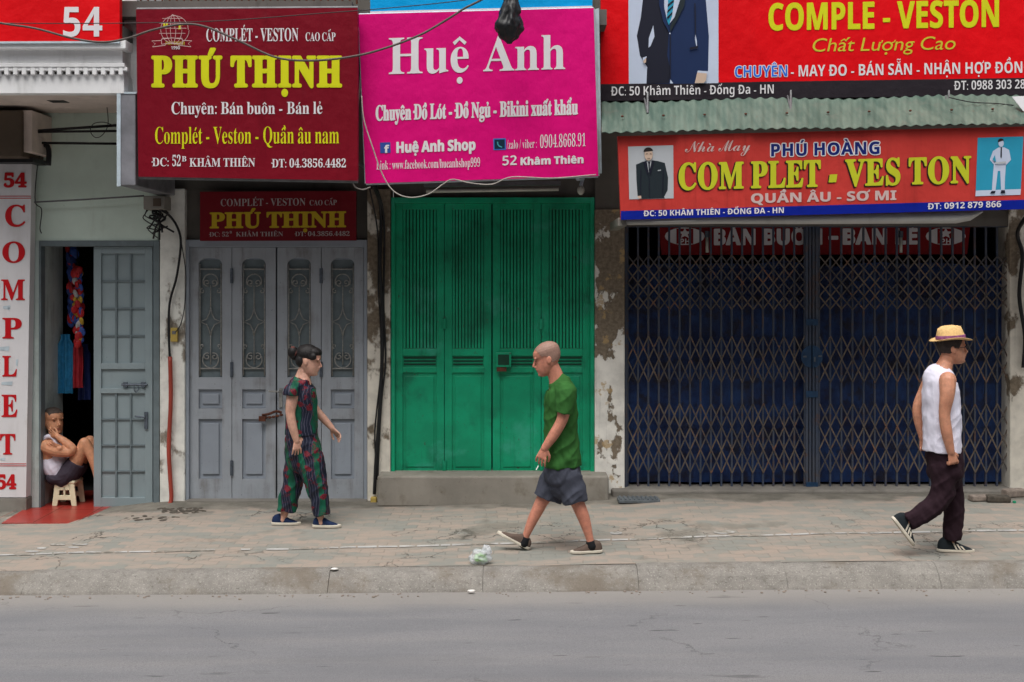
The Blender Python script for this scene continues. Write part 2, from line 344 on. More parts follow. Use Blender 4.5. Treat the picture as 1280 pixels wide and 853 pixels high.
    c = n.mix(n.math('MULTIPLY', nv, n.ramp(thin, .80, .95, 0, .26)), c, rgb(140, 140, 160))
    v = n.vadd(n.pos, n.scale(n.noise(13, 4, .6, col=True), (.10, .10, .10)))
    ro = n.vor(11, 'F1', v); r1 = n.ramp(n.math('ADD', ro, n.math('MULTIPLY', n.noise(28, 3), .3)), .44, .52, 1, 0)
    rc = n.mix(n.ramp(n.math('SINE', n.math('MULTIPLY', ro, 62.0)), -.2, .2), rgb(120, 28, 40), rgb(70, 18, 34))
    msk = n.ramp(n.noise(3.1, 2, .5, n.vadd(n.pos, (5, 5, 5))), .30, .40)
    c = n.mix(n.math('MULTIPLY', r1, msk), c, rc)
    twig = n.vor(15, 'DISTANCE_TO_EDGE', v); c = n.mix(n.math('MULTIPLY', n.ramp(twig, .0, .03, 1, 0), n.ramp(n.noise(4, 2), .45, .55, 0, .8)), c, rgb(124, 34, 46))
    M['flower'] = n.done(c, .6, 0, .3)
build_materials()

# ------------------------------------------------------------------ helpers: objects
def wloc(o):
    v = Vector((0, 0, 0))
    while o: v += o.location; o = o.parent
    return v
def tag(o, label=None, cat=None, group=None, kind=None):
    if label: o['label'] = label
    if cat: o['category'] = cat
    if group: o['group'] = group
    if kind: o['kind'] = kind
    return o
def thing(name, label, cat, loc, group=None):
    o = bpy.data.objects.new(name, None); COL.objects.link(o); o.location = loc; o.empty_display_size = .1
    return tag(o, label, cat, group)

class MB:
    def __init__(s): s.v = []; s.f = []
    def add(s, vs, fs):
        k = len(s.v); s.v += [Vector(v) for v in vs]; s.f += [tuple(i + k for i in f) for f in fs]; return s
    def hexa(s, p):       # 8 corners: front TL TR BR BL, back TL TR BR BL
        return s.add(p, [(3, 2, 1, 0), (4, 5, 6, 7), (0, 1, 5, 4), (1, 2, 6, 5), (2, 3, 7, 6), (3, 0, 4, 7)])
    def box(s, x0, x1, y0, y1, z0, z1):
        return s.hexa([(x0, y0, z1), (x1, y0, z1), (x1, y0, z0), (x0, y0, z0), (x0, y1, z1), (x1, y1, z1), (x1, y1, z0), (x0, y1, z0)])
    def pbox(s, px0, px1, py0, py1, Y0, Y1):      # a box whose front face, at Y0, fills these pixels
        a = P(px0, py0, Y0); b = P(px1, py1, Y0)
        return s.box(a.x, b.x, Y0, Y1, b.z, a.z)
    def prism(s, poly, back):                      # front polygon (list of points) pushed by the vector back
        n = len(poly); b = [Vector(p) + Vector(back) for p in poly]
        s.add(list(poly) + b, [tuple(range(n))[::-1], tuple(range(n, 2 * n))] + [(i, (i + 1) % n, (i + 1) % n + n, i + n) for i in range(n)]); return s
    def tube(s, pts, r, n=8, smoothn=0, cap=True):
        pts = [Vector(p) for p in pts]
        rr = r if isinstance(r, (list, tuple)) else [r] * len(pts)
        if smoothn: pts, rr = spline(pts, smoothn, rr)
        k = len(s.v); up = None
        for i, p in enumerate(pts):
            t = (pts[min(i + 1, len(pts) - 1)] - pts[max(i - 1, 0)])
            t = t.normalized() if t.length > 1e-9 else Vector((0, 0, 1))
            if up is None: up = t.orthogonal().normalized()
            up = (up - t * up.dot(t)); up = up.normalized() if up.length > 1e-6 else t.orthogonal().normalized()
            w = t.cross(up)
            for j in range(n):
                a = 2 * math.pi * j / n; s.v.append(p + (up * math.cos(a) + w * math.sin(a)) * rr[i])
        for i in range(len(pts) - 1):
            for j in range(n):
                a = k + i * n + j; b = k + i * n + (j + 1) % n; s.f.append((a, b, b + n, a + n))
        if cap:
            s.f.append(tuple(range(k, k + n))[::-1]); e = k + (len(pts) - 1) * n; s.f.append(tuple(range(e, e + n)))
        return s
    def ell(s, c, ax, ay=None, az=None, m=None, nu=12, nv=8):
        c = Vector(c); ay = ay or ax; az = az or ax; k = len(s.v); m = m or Matrix.Identity(3)
        s.v.append(c + m @ Vector((0, 0, az)))
        for i in range(1, nv):
            t = math.pi * i / nv
            for j in range(nu):
                a = 2 * math.pi * j / nu
                s.v.append(c + m @ Vector((ax * math.sin(t) * math.cos(a), ay * math.sin(t) * math.sin(a), az * math.cos(t))))
        s.v.append(c + m @ Vector((0, 0, -az))); e = len(s.v) - 1
        for j in range(nu): s.f.append((k, k + 1 + j, k + 1 + (j + 1) % nu))
        for i in range(nv - 2):
            for j in range(nu):
                a = k + 1 + i * nu + j; b = k + 1 + i * nu + (j + 1) % nu; s.f.append((a, a + nu, b + nu, b))
        q = k + 1 + (nv - 2) * nu
        for j in range(nu): s.f.append((q + (j + 1) % nu, q + j, e))
        return s
    def build(s, name, mat, parent=None, bevel=0, smooth=False, recalc=True):
        me = bpy.data.meshes.new(name); base = wloc(parent) if parent else None
        if base is None:
            lo = Vector((min(v.x for v in s.v), min(v.y for v in s.v), min(v.z for v in s.v))); hi = Vector((max(v.x for v in s.v), max(v.y for v in s.v), max(v.z for v in s.v)))
            base = Vector(((lo.x + hi.x) / 2, (lo.y + hi.y) / 2, lo.z)); loc = base
        else: loc = Vector((0, 0, 0))
        me.from_pydata([v - base for v in s.v], [], s.f)
        if recalc:
            bm = bmesh.new(); bm.from_mesh(me); bmesh.ops.recalc_face_normals(bm, faces=bm.faces); bm.to_mesh(me); bm.free()
        if smooth:
            for p in me.polygons: p.use_smooth = True
        me.materials.append(M[mat] if isinstance(mat, str) else mat)
        o = bpy.data.objects.new(name, me); COL.objects.link(o); o.location = loc
        if parent: o.parent = parent
        if bevel:
            b = o.modifiers.new('bevel', 'BEVEL'); b.width = bevel; b.segments = 2; b.limit_method = 'ANGLE'
        return o

def spline(pts, k, *extra):
    """Catmull-Rom through the points, k pieces per span; the extra lists are carried along"""
    def cr(a, b, c, d, t): return .5 * ((2 * b) + (c - a) * t + (2 * a - 5 * b + 4 * c - d) * t * t + (3 * b - a - 3 * c + d) * t ** 3)
    seqs = [pts] + list(extra); out = [[] for _ in seqs]; n = len(pts)
    for i in range(n - 1):
        for j in range(k):
            for q, sq in enumerate(seqs):
                out[q].append(cr(sq[max(i - 1, 0)], sq[i], sq[i + 1], sq[min(i + 2, n - 1)], j / k))
    for q, sq in enumerate(seqs): out[q].append(sq[-1])
    return out

# ------------------------------------------------------------------ helpers: lettering
_G = {}
def glyph(ch, off):
    key = (ch, round(off, 4))
    if key in _G: return _G[key]
    def get(b):
        c = bpy.data.curves.new('t', 'FONT'); c.body = b; c.size = 1; c.offset = off; c.resolution_u = 4
        o = bpy.data.objects.new('t', c); m = bpy.data.meshes.new_from_object(o)
        v = [(q.co.x, q.co.y) for q in m.vertices]; f = [tuple(p.vertices) for p in m.polygons]
        bpy.data.objects.remove(o); bpy.data.curves.remove(c); bpy.data.meshes.remove(m); return v, f
    v, f = get(ch)
    if v:
        v2, _ = get(ch + ch); adv = max(p[0] for p in v2) - max(p[0] for p in v)
    else: adv = .28
    _G[key] = (v, f, adv); return _G[key]
def styled(ch, style):
    o = ord(ch)
    if style == 'serif':
        if 'A' <= ch <= 'Z': return chr(0x1D400 + o - 65)
        if 'a' <= ch <= 'z': return chr(0x1D41A + o - 97)
        if '0' <= ch <= '9': return chr(0x1D7CE + o - 48)
    if style == 'sans':
        if 'A' <= ch <= 'Z': return chr(0x1D5D4 + o - 65)
        if 'a' <= ch <= 'z': return chr(0x1D5EE + o - 97)
        if '0' <= ch <= '9': return chr(0x1D7EC + o - 48)
    if style == 'script':
        if 'A' <= ch <= 'Z': return chr(0x1D4D0 + o - 65)
        if 'a' <= ch <= 'z': return chr(0x1D4EA + o - 97)
    return ch
def strip(pts, w):
    vs, fs = [], []
    for i, (x, y) in enumerate(pts):
        a = pts[max(i - 1, 0)]; b = pts[min(i + 1, len(pts) - 1)]
        dx, dy = b[0] - a[0], b[1] - a[1]; l = math.hypot(dx, dy) or 1
        vs += [(x - dy / l * w / 2, y + dx / l * w / 2), (x + dy / l * w / 2, y - dx / l * w / 2)]
    for i in range(len(pts) - 1): fs.append((2 * i, 2 * i + 1, 2 * i + 3, 2 * i + 2))
    return vs, fs
def accent(kind, x, top, e):
    """flat accent shapes; unit = cap height, e = extra weight"""
    if kind == '\u0301': v, f = [(-.07 - e, 0 - e), (.05 + e, 0 - e), (.2 + e, .2 + e), (.03 - e, .2 + e)], [(0, 1, 2, 3)]
    elif kind == '\u0300': v, f = [(.07 + e, 0 - e), (-.05 - e, 0 - e), (-.2 - e, .2 + e), (-.03 + e, .2 + e)], [(3, 2, 1, 0)]
    elif kind == '\u0302': v, f = strip([(-.19, .02), (0, .17), (.19, .02)], .1 + 2 * e)
    elif kind == '\u0303': v, f = strip([(-.2, .04), (-.1, .13), (0, .09), (.1, .05), (.2, .14)], .08 + 2 * e)
    elif kind == '\u0306': v, f = strip([(-.18, .16), (-.12, .05), (0, .01), (.12, .05), (.18, .16)], .08 + 2 * e)
    elif kind == '\u0309': v, f = strip([(-.08, .19), (.02, .23), (.09, .17), (.02, .09), (.0, .02)], .07 + 2 * e)
    elif kind == '\u0323':
        r = .095 + e; v = [(r * math.cos(a * math.pi / 6), r * math.sin(a * math.pi / 6)) for a in range(12)]; f = [tuple(range(12))]; top = -.23
    else: return [], []
    return [(p[0] + x, p[1] + top) for p in v], f
def layout(text, style, off, ref):
    """unit outline of a line: verts, faces, width; cap height 1"""
    capv = glyph(styled('H', style), 0)[0]; cap = max(p[1] for p in capv)
    V, Fc, x = [], [], 0.0; first = None; last = 0
    for ch in text:
        dec = unicodedata.normalize('NFD', ch); base = dec[0]; marks = dec[1:]
        bar = base in '\u0110\u0111'
        if bar: base = 'D' if base == '\u0110' else 'd'
        g = styled(base, style); v, f, _ = glyph(g, off); v0, _, adv = glyph(g, 0)
        if ch == ' ': x += .36; continue
        if g == base and style == 'serif' and base in '-': adv = adv * 1.1
        k = len(V); V += [(x + p[0] / cap, p[1] / cap) for p in v]; Fc += [tuple(i + k for i in q) for q in f]
        gx0 = min(p[0] for p in v0) / cap; gx1 = max(p[0] for p in v0) / cap; gy = max(p[1] for p in v0) / cap
        if first is None: first = x + gx0
        last = x + gx1; cx = x + (gx0 + gx1) / 2
        circ = '\u0302' in marks or '\u0306' in marks
        for mk in marks:
            if mk == '\u031b':
                a, b = strip([(x + gx1 - .1, gy - .1), (x + gx1 + .06, gy - .02), (x + gx1 + .08, gy + .12)], .09 + off)
            else:
                mx, my = cx, gy + .07
                if circ and mk in '\u0301\u0300\u0309\u0303': mx += .2 if mk != '\u0303' else 0; my += .11 if mk != '\u0303' else .2
                a, b = accent(mk, mx, my, off * .6)
            k = len(V); V += a; Fc += [tuple(i + k for i in q) for q in b]
        if bar:
            k = len(V); yb = .5; V += [(x + gx0 - .1, yb - .06), (x + gx0 + .36, yb - .06), (x + gx0 + .36, yb + .06), (x + gx0 - .1, yb + .06)]; Fc.append((k, k + 1, k + 2, k + 3))
        x += adv / cap + ref
    return [(p[0] - first, p[1]) for p in V], Fc, last - first
def write(plane, parent, text, style, x0, y0, x1, y1, cap, mat, off=.0, lift=.004, slant=0, track=0.0, dx=0, dy=0):
    V, Fc, Wd = layout(text, style, min(off, 0), track); mb = MB(); rad = max(off, 0) * cap / .7; n = 0 if off <= 0 else (14 if rad > 1 else 8)
    for k in range(n + 1):                              # heavy faces: the outline restated round a small circle, each a hair above the last
        ox, oy = (0, 0) if k == n else (rad * math.cos(2 * math.pi * k / n), rad * math.sin(2 * math.pi * k / n))
        mb.add([plane.hit(x0 + p[0] / Wd * (x1 - x0) + slant * p[1] * cap + dx + ox, y0 + p[0] / Wd * (y1 - y0) - p[1] * cap + dy + oy, lift + k * .00008) for p in V], Fc)
    return mb.build('lettering', mat, parent, recalc=False)
def art(plane, parent, name, polys, lift=.003):
    """printed picture: list of (material, [pixel points]); later polygons lie just above earlier ones, one child per colour"""
    by = {}
    for i, (m, pts) in enumerate(polys):
        mb = by.setdefault(m, MB()); pp = [plane.hit(x, y, lift + i * .0012) for x, y in pts]; mb.add(pp, [tuple(range(len(pp)))])
    for m, mb in by.items(): mb.build(name, m, parent, recalc=False)
def circ(cx, cy, rx, ry=None, n=18, a0=0, a1=360):
    ry = ry or rx; return [(cx + rx * math.cos(R(a0 + (a1 - a0) * i / n)), cy + ry * math.sin(R(a0 + (a1 - a0) * i / n))) for i in range(n)]
def pstrip(pts, w):
    v, f = strip(pts, w); return [[v[i] for i in q] for q in f]
def board(plane, parent, name, corners, mat, thick=.06, lift=0):
    pts = [plane.hit(x, y, lift) for x, y in corners]
    return MB().prism(pts, -plane.n * thick).build(name, mat, parent)
def sign(name, label, group, corners, depth, mat, thick=.07, face='board'):
    """a sign hung at its own distance: TL TR BR BL pixels, depth of (TL, TR, BL)"""
    pl = Plane((*corners[0], depth[0]), (*corners[1], depth[1]), (*corners[3], depth[2]))
    c = sum((pl.hit(*q) for q in corners), Vector()) / 4; b = pl.hit(*corners[3]); base = Vector((c.x, c.y, b.z))
    t = thing(name, label, 'sign', base, group)
    board(pl, t, face, corners, mat, thick)
    return t, pl

# ------------------------------------------------------------------ the setting: road, kerb, pavement
def sheet(name, mat, x0, x1, nx, rows, zf, kind='structure'):
    mb = MB(); vs_ = []
    for y in rows:
        for i in range(nx + 1):
            x = x0 + (x1 - x0) * i / nx; vs_.append((x, y, zf(x, y)))
    fs = [(r * (nx + 1) + i, r * (nx + 1) + i + 1, (r + 1) * (nx + 1) + i + 1, (r + 1) * (nx + 1) + i) for r in range(len(rows) - 1) for i in range(nx)]
    mb.add(vs_, fs); o = mb.build(name, mat, smooth=True); return tag(o, kind=kind)
def roadz(x, y): return interp(ZR, x) + .05 * min(1, max(0, (-2.9 - y) / 6)) + .004 * noise.noise(Vector((x * .7, y * .9, 1)))
sheet('road', 'asphalt', -60, 60, 160, [-90, -60, -40, -25, -16, -12, -10] + [-9 + .25 * i for i in range(26)], roadz)
sheet('pavement', 'pavers', -14, 14, 280, [-2.615 + i * .09 for i in range(35)], G)
mb = MB(); x = -14.06
rk = random.Random(3)
while x < 14:                                           # kerb stones with open joints and chipped, sloping faces
    L = 1.16 + rk.uniform(-.04, .04); g = .0015; n = 14
    dz = rk.uniform(-.005, .005); dyy = rk.uniform(-.008, .008)
    prof = [(-2.585, -.02, 0), (-2.60, .0, 0), (-2.685, -.001, 0), (-2.725, -.012, 0), (-2.79, -.06, 0), (-2.85, None, .02), (-2.88, None, -.03)]
    vs_ = []
    for i in range(n + 1):
        xx = x + g + (L - 2 * g) * i / n
        for q, (yy, a, b) in enumerate(prof):
            top = interp(ZK, xx) + .004 + dz
            z = top + a if a is not None else interp(ZR, xx) + b
            wv = (.016 * noise.noise(Vector((xx * 4, q * 1.3, 2))) + .010 * noise.noise(Vector((xx * 13, q * 2.3, 5)))) if 1 < q < 6 else 0
            vs_.append((xx, yy + dyy + wv, z + wv * .7))
    m_ = len(prof)
    fs = [(i * m_ + q, i * m_ + q + 1, (i + 1) * m_ + q + 1, (i + 1) * m_ + q) for i in range(n) for q in range(m_ - 1)]
    fs += [tuple(range(m_)), tuple(range(n * m_, n * m_ + m_))[::-1]]
    mb.add(vs_, fs); x += L
tag(mb.build('kerb', 'kerb'), kind='structure')
mb = MB()
LINE = [(-40, 697), (0, 694.5), (120, 691), (330, 687.5), (480, 684), (640, 680), (760, 675.5), (920, 670.5), (1060, 667), (1290, 663.5)]
def ground_at(px, py):
    lo, hi = -2.7, 1.0
    for _ in range(40):
        m_ = (lo + hi) / 2; p = P(px, py, m_)
        if p.z > G(p.x, m_): lo = m_
        else: hi = m_
    p = P(px, py, lo); return Vector((p.x, lo, G(p.x, lo)))
rl = random.Random(5); px = -40.0
while px < 1285:                                        # row of white marker pavers, broken here and there
    w = rl.choice([14, 22, 30, 26, 18]); 
    if not (rl.random() < .10):
        a = []
        for s_, e_ in ((0, -1), (1, -1), (1, 1), (0, 1)):
            q = px + 1.2 + (w - 2.4) * s_; yy = interp(LINE, q) + e_ * (1.0 + rl.uniform(-.25, .25)); p = ground_at(q, yy); a.append(p + Vector((0, 0, .005)))
        mb.add(a, [(0, 1, 2, 3)])
    px += w
for (qx, qy, w, h) in ((72, 681.5, 10, 1.4), (100, 681, 10, 1.6), (52, 686, 6, 1.2), (40, 690, 9, 1), (92, 685, 7, .8), (905, 666, 14, 2.2), (770, 667, 8, 2)):
    mb.add([ground_at(qx + w * math.cos(t), qy + h * math.sin(t)) + Vector((0, 0, .005)) for t in [i * math.pi / 5 for i in range(10)]], [tuple(range(10))])
tag(mb.build('pavement_line', 'line'), kind='structure')

# ------------------------------------------------------------------ the shop houses
XL = P(-60, 0, 0).x
def house(name, label, px):
    p = P(px, 600, 0); return thing(name, label, 'shop house', (p.x, .1, G(p.x, 0)))

# --- number 54
H54 = house('shop_house', 'pale green plastered shop front with white cornice and half open grey metal door', 110)
mb = MB()
mb.pbox(39, 197, -40, 301, 0, .25); mb.pbox(-120, 39, -40, 205, 0, .25)
mb.build('wall', 'green_wall', H54)
mb = MB(); mb.pbox(-120, 48.5, 205, 652, 0.003, .25); mb.build('pillar', 'jamb', H54)
mb = MB(); a = P(50, 301, .02); b = P(50, 645, .02)
mb.box(a.x - .05, a.x + .005, .101, .62, b.z, a.z); o = mb.build('wall', 'jamb', H54)
# the dark room behind the opening
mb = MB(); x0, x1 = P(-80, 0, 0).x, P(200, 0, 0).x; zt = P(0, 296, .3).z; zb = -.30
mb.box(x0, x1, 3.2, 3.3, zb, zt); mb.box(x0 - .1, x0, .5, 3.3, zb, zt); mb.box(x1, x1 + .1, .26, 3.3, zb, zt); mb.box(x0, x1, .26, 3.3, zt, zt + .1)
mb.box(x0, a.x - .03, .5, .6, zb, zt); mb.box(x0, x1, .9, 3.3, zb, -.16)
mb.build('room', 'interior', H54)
mb = MB(); mb.pbox(48.5, 51, 301, 640, -.015, .10); mb.pbox(191.5, 199, 301, 640, -.015, .24); mb.pbox(51, 191.5, 301, 308, -.013, .24)
mb.build('door_frame', 'greymetal2', H54, bevel=.004)
# leaf: frame, two columns of sunk panels under bars
tl = P(117.5, 308.5, .04); br_ = P(191, 634.5, .04)
def leaf54():
    x0, x1, z0, z1 = tl.x, br_.x, br_.z, tl.z; w = x1 - x0
    mb = MB(); mb.box(x0, x1, .055, .075, z0, z1)
    st = .075
    for a_, b_, c_, d_ in ((x0, x0 + st, z0, z1), (x1 - st, x1, z0, z1), (x0 + st, x1 - st, z1 - .07, z1), (x0 + st, x1 - st, z0, z0 + .10), (x0 + st, x1 - st, P(0, 459, .04).z - .02, P(0, 459, .04).z + .04), (x0 + st, x1 - st, P(0, 488, .04).z - .03, P(0, 488, .04).z + .02)):
        mb.box(a_, b_, .03, .055, c_, d_)
    d = mb.build('door', 'greymetal', H54, bevel=.003)
    mb = MB(); xm0, xm1 = x0 + st, x1 - st
    for (za, zb_, rows) in ((P(0, 459, .04).z + .04, z1 - .07, 4), (z0 + .10, P(0, 488, .04).z - .03, 4)):
        for i in (1, 2): xx = xm0 + (xm1 - xm0) * i / 3; mb.box(xx - .009, xx + .009, .036, .0545, za, zb_)
        for j in range(1, rows): zz = za + (zb_ - za) * j / rows; mb.box(xm0, xm1, .040, .0548, zz - .008, zz + .008)
    mb.build('grille', 'greymetal2', d)
    mb = MB(); p = P(152, 481, .02); q = P(184, 481, .02)
    mb.tube([(p.x, .018, p.z), (q.x, .018, q.z)], .012, 8); mb.box(p.x + .02, p.x + .06, .008, .03, p.z - .025, p.z + .025); mb.box(q.x - .06, q.x - .02, .008, .03, p.z - .025, p.z + .025)
    mb.tube([(p.x + .13, .01, p.z), (p.x + .13, .005, p.z - .05), (p.x + .15, .005, p.z - .075), (p.x + .17, .005, p.z - .05), (p.x + .17, .01, p.z)], .005, 6, 3)
    mb.build('bolt', 'hinge', d)
    mb = MB(); p = P(182, 524, .02); mb.box(p.x - .012, p.x + .022, .012, .03, p.z - .10, p.z + .07); mb.tube([(p.x, .005, p.z + .02), (p.x - .10, -.01, p.z + .03)], .009); mb.build('handle', 'hinge', d)
    for pz in (325, 455, 600):
        p = P(193, pz, .02); mb = MB(); mb.tube([(p.x, .02, p.z - .06), (p.x, .02, p.z + .06)], .012); mb.build('hinge', 'greymetal2', d)
leaf54()
# cornice: the balcony edge with ledge, moulding and dentils
mb = MB(); Yc = -1.3
mb.pbox(-140, 155, 93, 117, Yc, Yc + .12); mb.pbox(-140, 157, 50, 61, Yc - .10, Yc + .10); mb.pbox(-140, 153, 61, 79, Yc - .02, Yc + .1)
mb.pbox(-140, 155.5, 79, 84, Yc - .045, Yc + .02)
px = -138
while px < 152: mb.pbox(px, px + 5.5, 84, 93.5, Yc - .04, Yc + .02); mb.pbox(px + 5.5, px + 11, 84, 88.5, Yc - .036, Yc + .02); px += 11
a = P(155, 60, Yc)
for (za, zb_, off) in ((93, 117, 0), (61, 92.9, .02)):
    mb.box(a.x - .12, a.x - off, Yc + .12, 0, P(0, zb_, Yc).z, P(0, za, Yc).z)
mb.build('cornice', 'cornice', H54, bevel=.004)
mb = MB(); z = P(0, 116, Yc).z; mb.box(P(-140, 0, Yc).x, a.x - .122, Yc + .122, -.002, z - .0, z + .35); mb.build('soffit', 'soffit', H54)
mb = MB(); z = P(0, 50, Yc).z; mb.box(P(-140, 0, Yc).x, a.x, Yc - .02, 0, z + .02, z + .12); mb.build('balcony', 'slab', H54)
# red tiled doorstep
mb = MB(); pts = [ground_at(x, y) for x, y in ((2, 655), (128, 652), (143, 641.5))]
pb = [Vector((P(160, 0, 0).x, -.02, -.15)), Vector((P(160, 0, 0).x, .9, -.13)), Vector((P(48, 0, 0).x - .4, .9, -.13)), Vector((P(49, 0, 0).x, .2, -.15)), Vector((P(49, 0, 0).x, -.01, -.15)), Vector((P(34, 0, 0).x, -.02, -.15))]
poly = [Vector((p.x, p.y, -.142 - .012 * (-p.y))) for p in pts + pb]
mb.prism([p + Vector((0, 0, .004)) for p in poly], (0, 0, -.06)); st = mb.build('step', 'redtile', H54)
mb = MB()
def tile_line(x0, y0, x1, y1):
    d = Vector((x1 - x0, y1 - y0, 0)).normalized().cross(Vector((0, 0, 1))) * .004; z0 = -.142 - .012 * -y0 + .006; z1 = -.142 - .012 * -y1 + .006
    mb.add([Vector((x0, y0, z0)) - d, Vector((x1, y1, z1)) - d, Vector((x1, y1, z1)) + d, Vector((x0, y0, z0)) + d], [(0, 1, 2, 3)])
for xx in (-4.9, -4.5, -4.1): tile_line(xx, -.72, xx, .3)
tile_line(-4.72, -.12, -4.0, -.12)
mb.build('grout', 'grout', st, recalc=False)
mb = MB(); mb.pbox(-120, 33, 623, 660, -.14, .003); mb.build('plinth', 'cement', H54, bevel=.008)

# --- number 52B
H52B = house('shop_house', 'narrow house front with four blue grey folding doors carrying scrolled iron grilles', 345)
mb = MB(); mb.pbox(197, 492, -60, 236, .06, .3); mb.pbox(231, 459, 236, 300, .07, .3); mb.build('wall', 'dark_wall', H52B)
mb = MB(); mb.pbox(199.5, 231, 236, 640, -.01, .28); mb.build('pillar', 'white_wall', H52B, bevel=.01)
mb = MB(); mb.pbox(459, 488, 236, 632, -.01, .28); o = mb.build('pillar', 'peel2', H52B, bevel=.01); o['label'] = 'cracked stained pillar'
mb = MB(); mb.pbox(231, 236, 300, 628, .02, .28); mb.pbox(455, 459, 300, 628, .02, .28); mb.pbox(236, 455, 300, 309, .022, .28); mb.build('door_frame', 'bluegrey_rec', H52B, bevel=.004)
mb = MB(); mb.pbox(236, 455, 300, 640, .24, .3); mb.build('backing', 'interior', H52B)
mb = MB(); mb.pbox(231, 459, 626, 650, -.06, .3); mb.build('threshold', 'cement', H52B, bevel=.01)
def arc(cx, cz, r, a0, a1, n=14): return [(cx + r * math.cos(R(a0 + (a1 - a0) * i / n)), cz + r * math.sin(R(a0 + (a1 - a0) * i / n))) for i in range(n + 1)]
def scroll(cx, cz, r, a0, turns, sgn, n=22):
    out = []
    for i in range(n + 1):
        t = i / n; rr = r * (1 - .78 * t); a = R(a0 + sgn * 360 * turns * t); out.append((cx + rr * math.cos(a), cz + rr * math.sin(a)))
    return out
def grey_leaf(pxa, pxb, i):
    Y = .06; A = P(pxa, 309.5, Y); B = P(pxb, 625, Y); x0, x1, z1, z0 = A.x, B.x, A.z, B.z; cx = (x0 + x1) / 2
    zz = lambda py: P(0, py, Y).z
    hw = .118; mb = MB()
    # stiles and rails with openings for the grille and the two sunk panels
    mb.box(x0, cx - hw, Y, Y + .05, z0, z1); mb.box(cx + hw, x1, Y, Y + .05, z0, z1)
    rails = [(z1, None), (zz(472), zz(487)), (zz(511), zz(524)), (zz(599), z0)]
    for a_, b_ in rails[1:]: mb.box(cx - hw, cx + hw, Y, Y + .05, b_, a_)
    top = [(cx - hw, z1), (cx + hw, z1)] + [(cx + hw * math.cos(R(t)), zz(332) + hw * .75 * math.sin(R(t))) for t in range(0, 181, 15)]
    top = [(cx + hw, z1), (cx - hw, z1)] + [(cx - hw * math.cos(R(t)), zz(331) + hw * .62 * math.sin(R(t))) for t in range(0, 181, 12)]
    mb.prism([(q[0], Y, q[1]) for q in top], (0, .05, 0))
    d = mb.build('door', 'bluegrey', H52B, bevel=.004)
    mb = MB(); mb.box(cx - hw - .01, cx + hw + .01, Y + .035, Y + .055, zz(480), zz(321))
    for za, zb_ in ((511, 487), (599, 524)):
        mb.box(cx - hw - .01, cx + hw + .01, Y + .028, Y + .048, zz(za), zz(zb_)); a_, b_ = zz(za) + .045, zz(zb_) - .045
        mb.box(cx - hw + .035, cx + hw - .035, Y + .010, Y + .03, a_, b_)
    mb.build('panel', 'bluegrey_rec', d, bevel=.006); MB().box(cx - hw + .002, cx + hw - .002, Y + .030, Y + .034, zz(480), zz(325)).build('grille_backing', 'greymetal2', d)
    mb = MB(); yg = Y + .008; T = lambda pts, r=.0065: mb.tube([(p[0], yg, p[1]) for p in pts], r, 6)
    gx = hw - .012
    for sx in (-1, 1): T([(cx + sx * gx, zz(470)), (cx + sx * gx, zz(330))], .008)
    for pz in (336.5, 461): T([(cx - gx, zz(pz)), (cx + gx, zz(pz))], .008)
    for sx in (-1, 1):
        T(arc(cx, zz(352), .075, 90, 90 - sx * 118)); T(scroll(cx + sx * .036, zz(353.5), .036, 270 - sx * 30, 1.2, sx))
        T(scroll(cx + sx * (gx - .026), zz(364), .028, 90, .95, -sx))
        T([(cx, zz(384)), (cx + sx * .012, zz(392)), (cx + sx * .04, zz(399)), (cx + sx * gx, zz(402.5)), (cx + sx * .04, zz(406)), (cx + sx * .012, zz(413)), (cx, zz(420))])
        T(arc(cx, zz(450), .080, -90, -90 + sx * 125)); T(scroll(cx + sx * .038, zz(446), .038, 90 + sx * 30, 1.2, -sx))
        T(scroll(cx + sx * (gx - .022), zz(433), .024, 270, .95, sx))
    T([(cx, zz(357)), (cx, zz(384))]); T([(cx, zz(420)), (cx, zz(456))])
    T(arc(cx, zz(352), .075, 90, 270)) if False else None
    mb.build('grille', 'iron', d, smooth=True)
    for pz in (345, 462, 585):
        p = P(pxb if i % 2 == 0 else pxa, pz, Y); mb = MB(); mb.tube([(p.x, Y - .012, p.z - .075), (p.x, Y - .012, p.z + .075)], .013, 8); mb.build('hinge', 'hinge', d)
    return d
for i, (a_, b_) in enumerate(((236.5, 289.5), (290.2, 344.6), (346.6, 401.2), (402, 454.6))): dd = grey_leaf(a_, b_, i)
mb = MB(); p = P(328, 519, .03); q = P(352, 516, .03); mb.tube([(p.x, .03, p.z), (p.x + .07, .01, p.z + .012), (q.x - .05, .01, q.z + .015), (q.x, .03, q.z)], .013, 8, 3)
for k in range(6): t = k / 5; c = p.lerp(q, t); mb.ell((c.x, .012, c.z - .02 - .012 * math.sin(t * 3.1)), .02, .012, .014, nu=8, nv=6)
mb.box(p.x - .03, p.x + .035, -.005, .03, p.z - .06, p.z - .01); mb.build('chain_lock', 'rust', H52B)
mb = MB(); p = P(351, 493, .05); mb.box(p.x - .016, p.x + .016, .04, .06, p.z - .13, p.z + .06); mb.tube([(p.x, .03, p.z + .03), (p.x - .012, .0, p.z + .03), (p.x - .11, -.005, p.z + .035)], .009); mb.build('handle', 'iron', H52B)
mb = MB(); zf = P(0, 20, -1.25).z; mb.box(P(160, 0, 0).x, P(460, 0, 0).x, -1.22, .06, zf, zf + .14); mb.build('balcony', 'slab', H52B)  # slab behind the sign, added to keep the recess below it dark
mb = MB(); px = 176
while px < 448: p = P(px, 0, -1.1); mb.tube([(p.x, -1.1, zf + .14), (p.x, -1.1, zf + 1.1)], .010, 6); px += 9
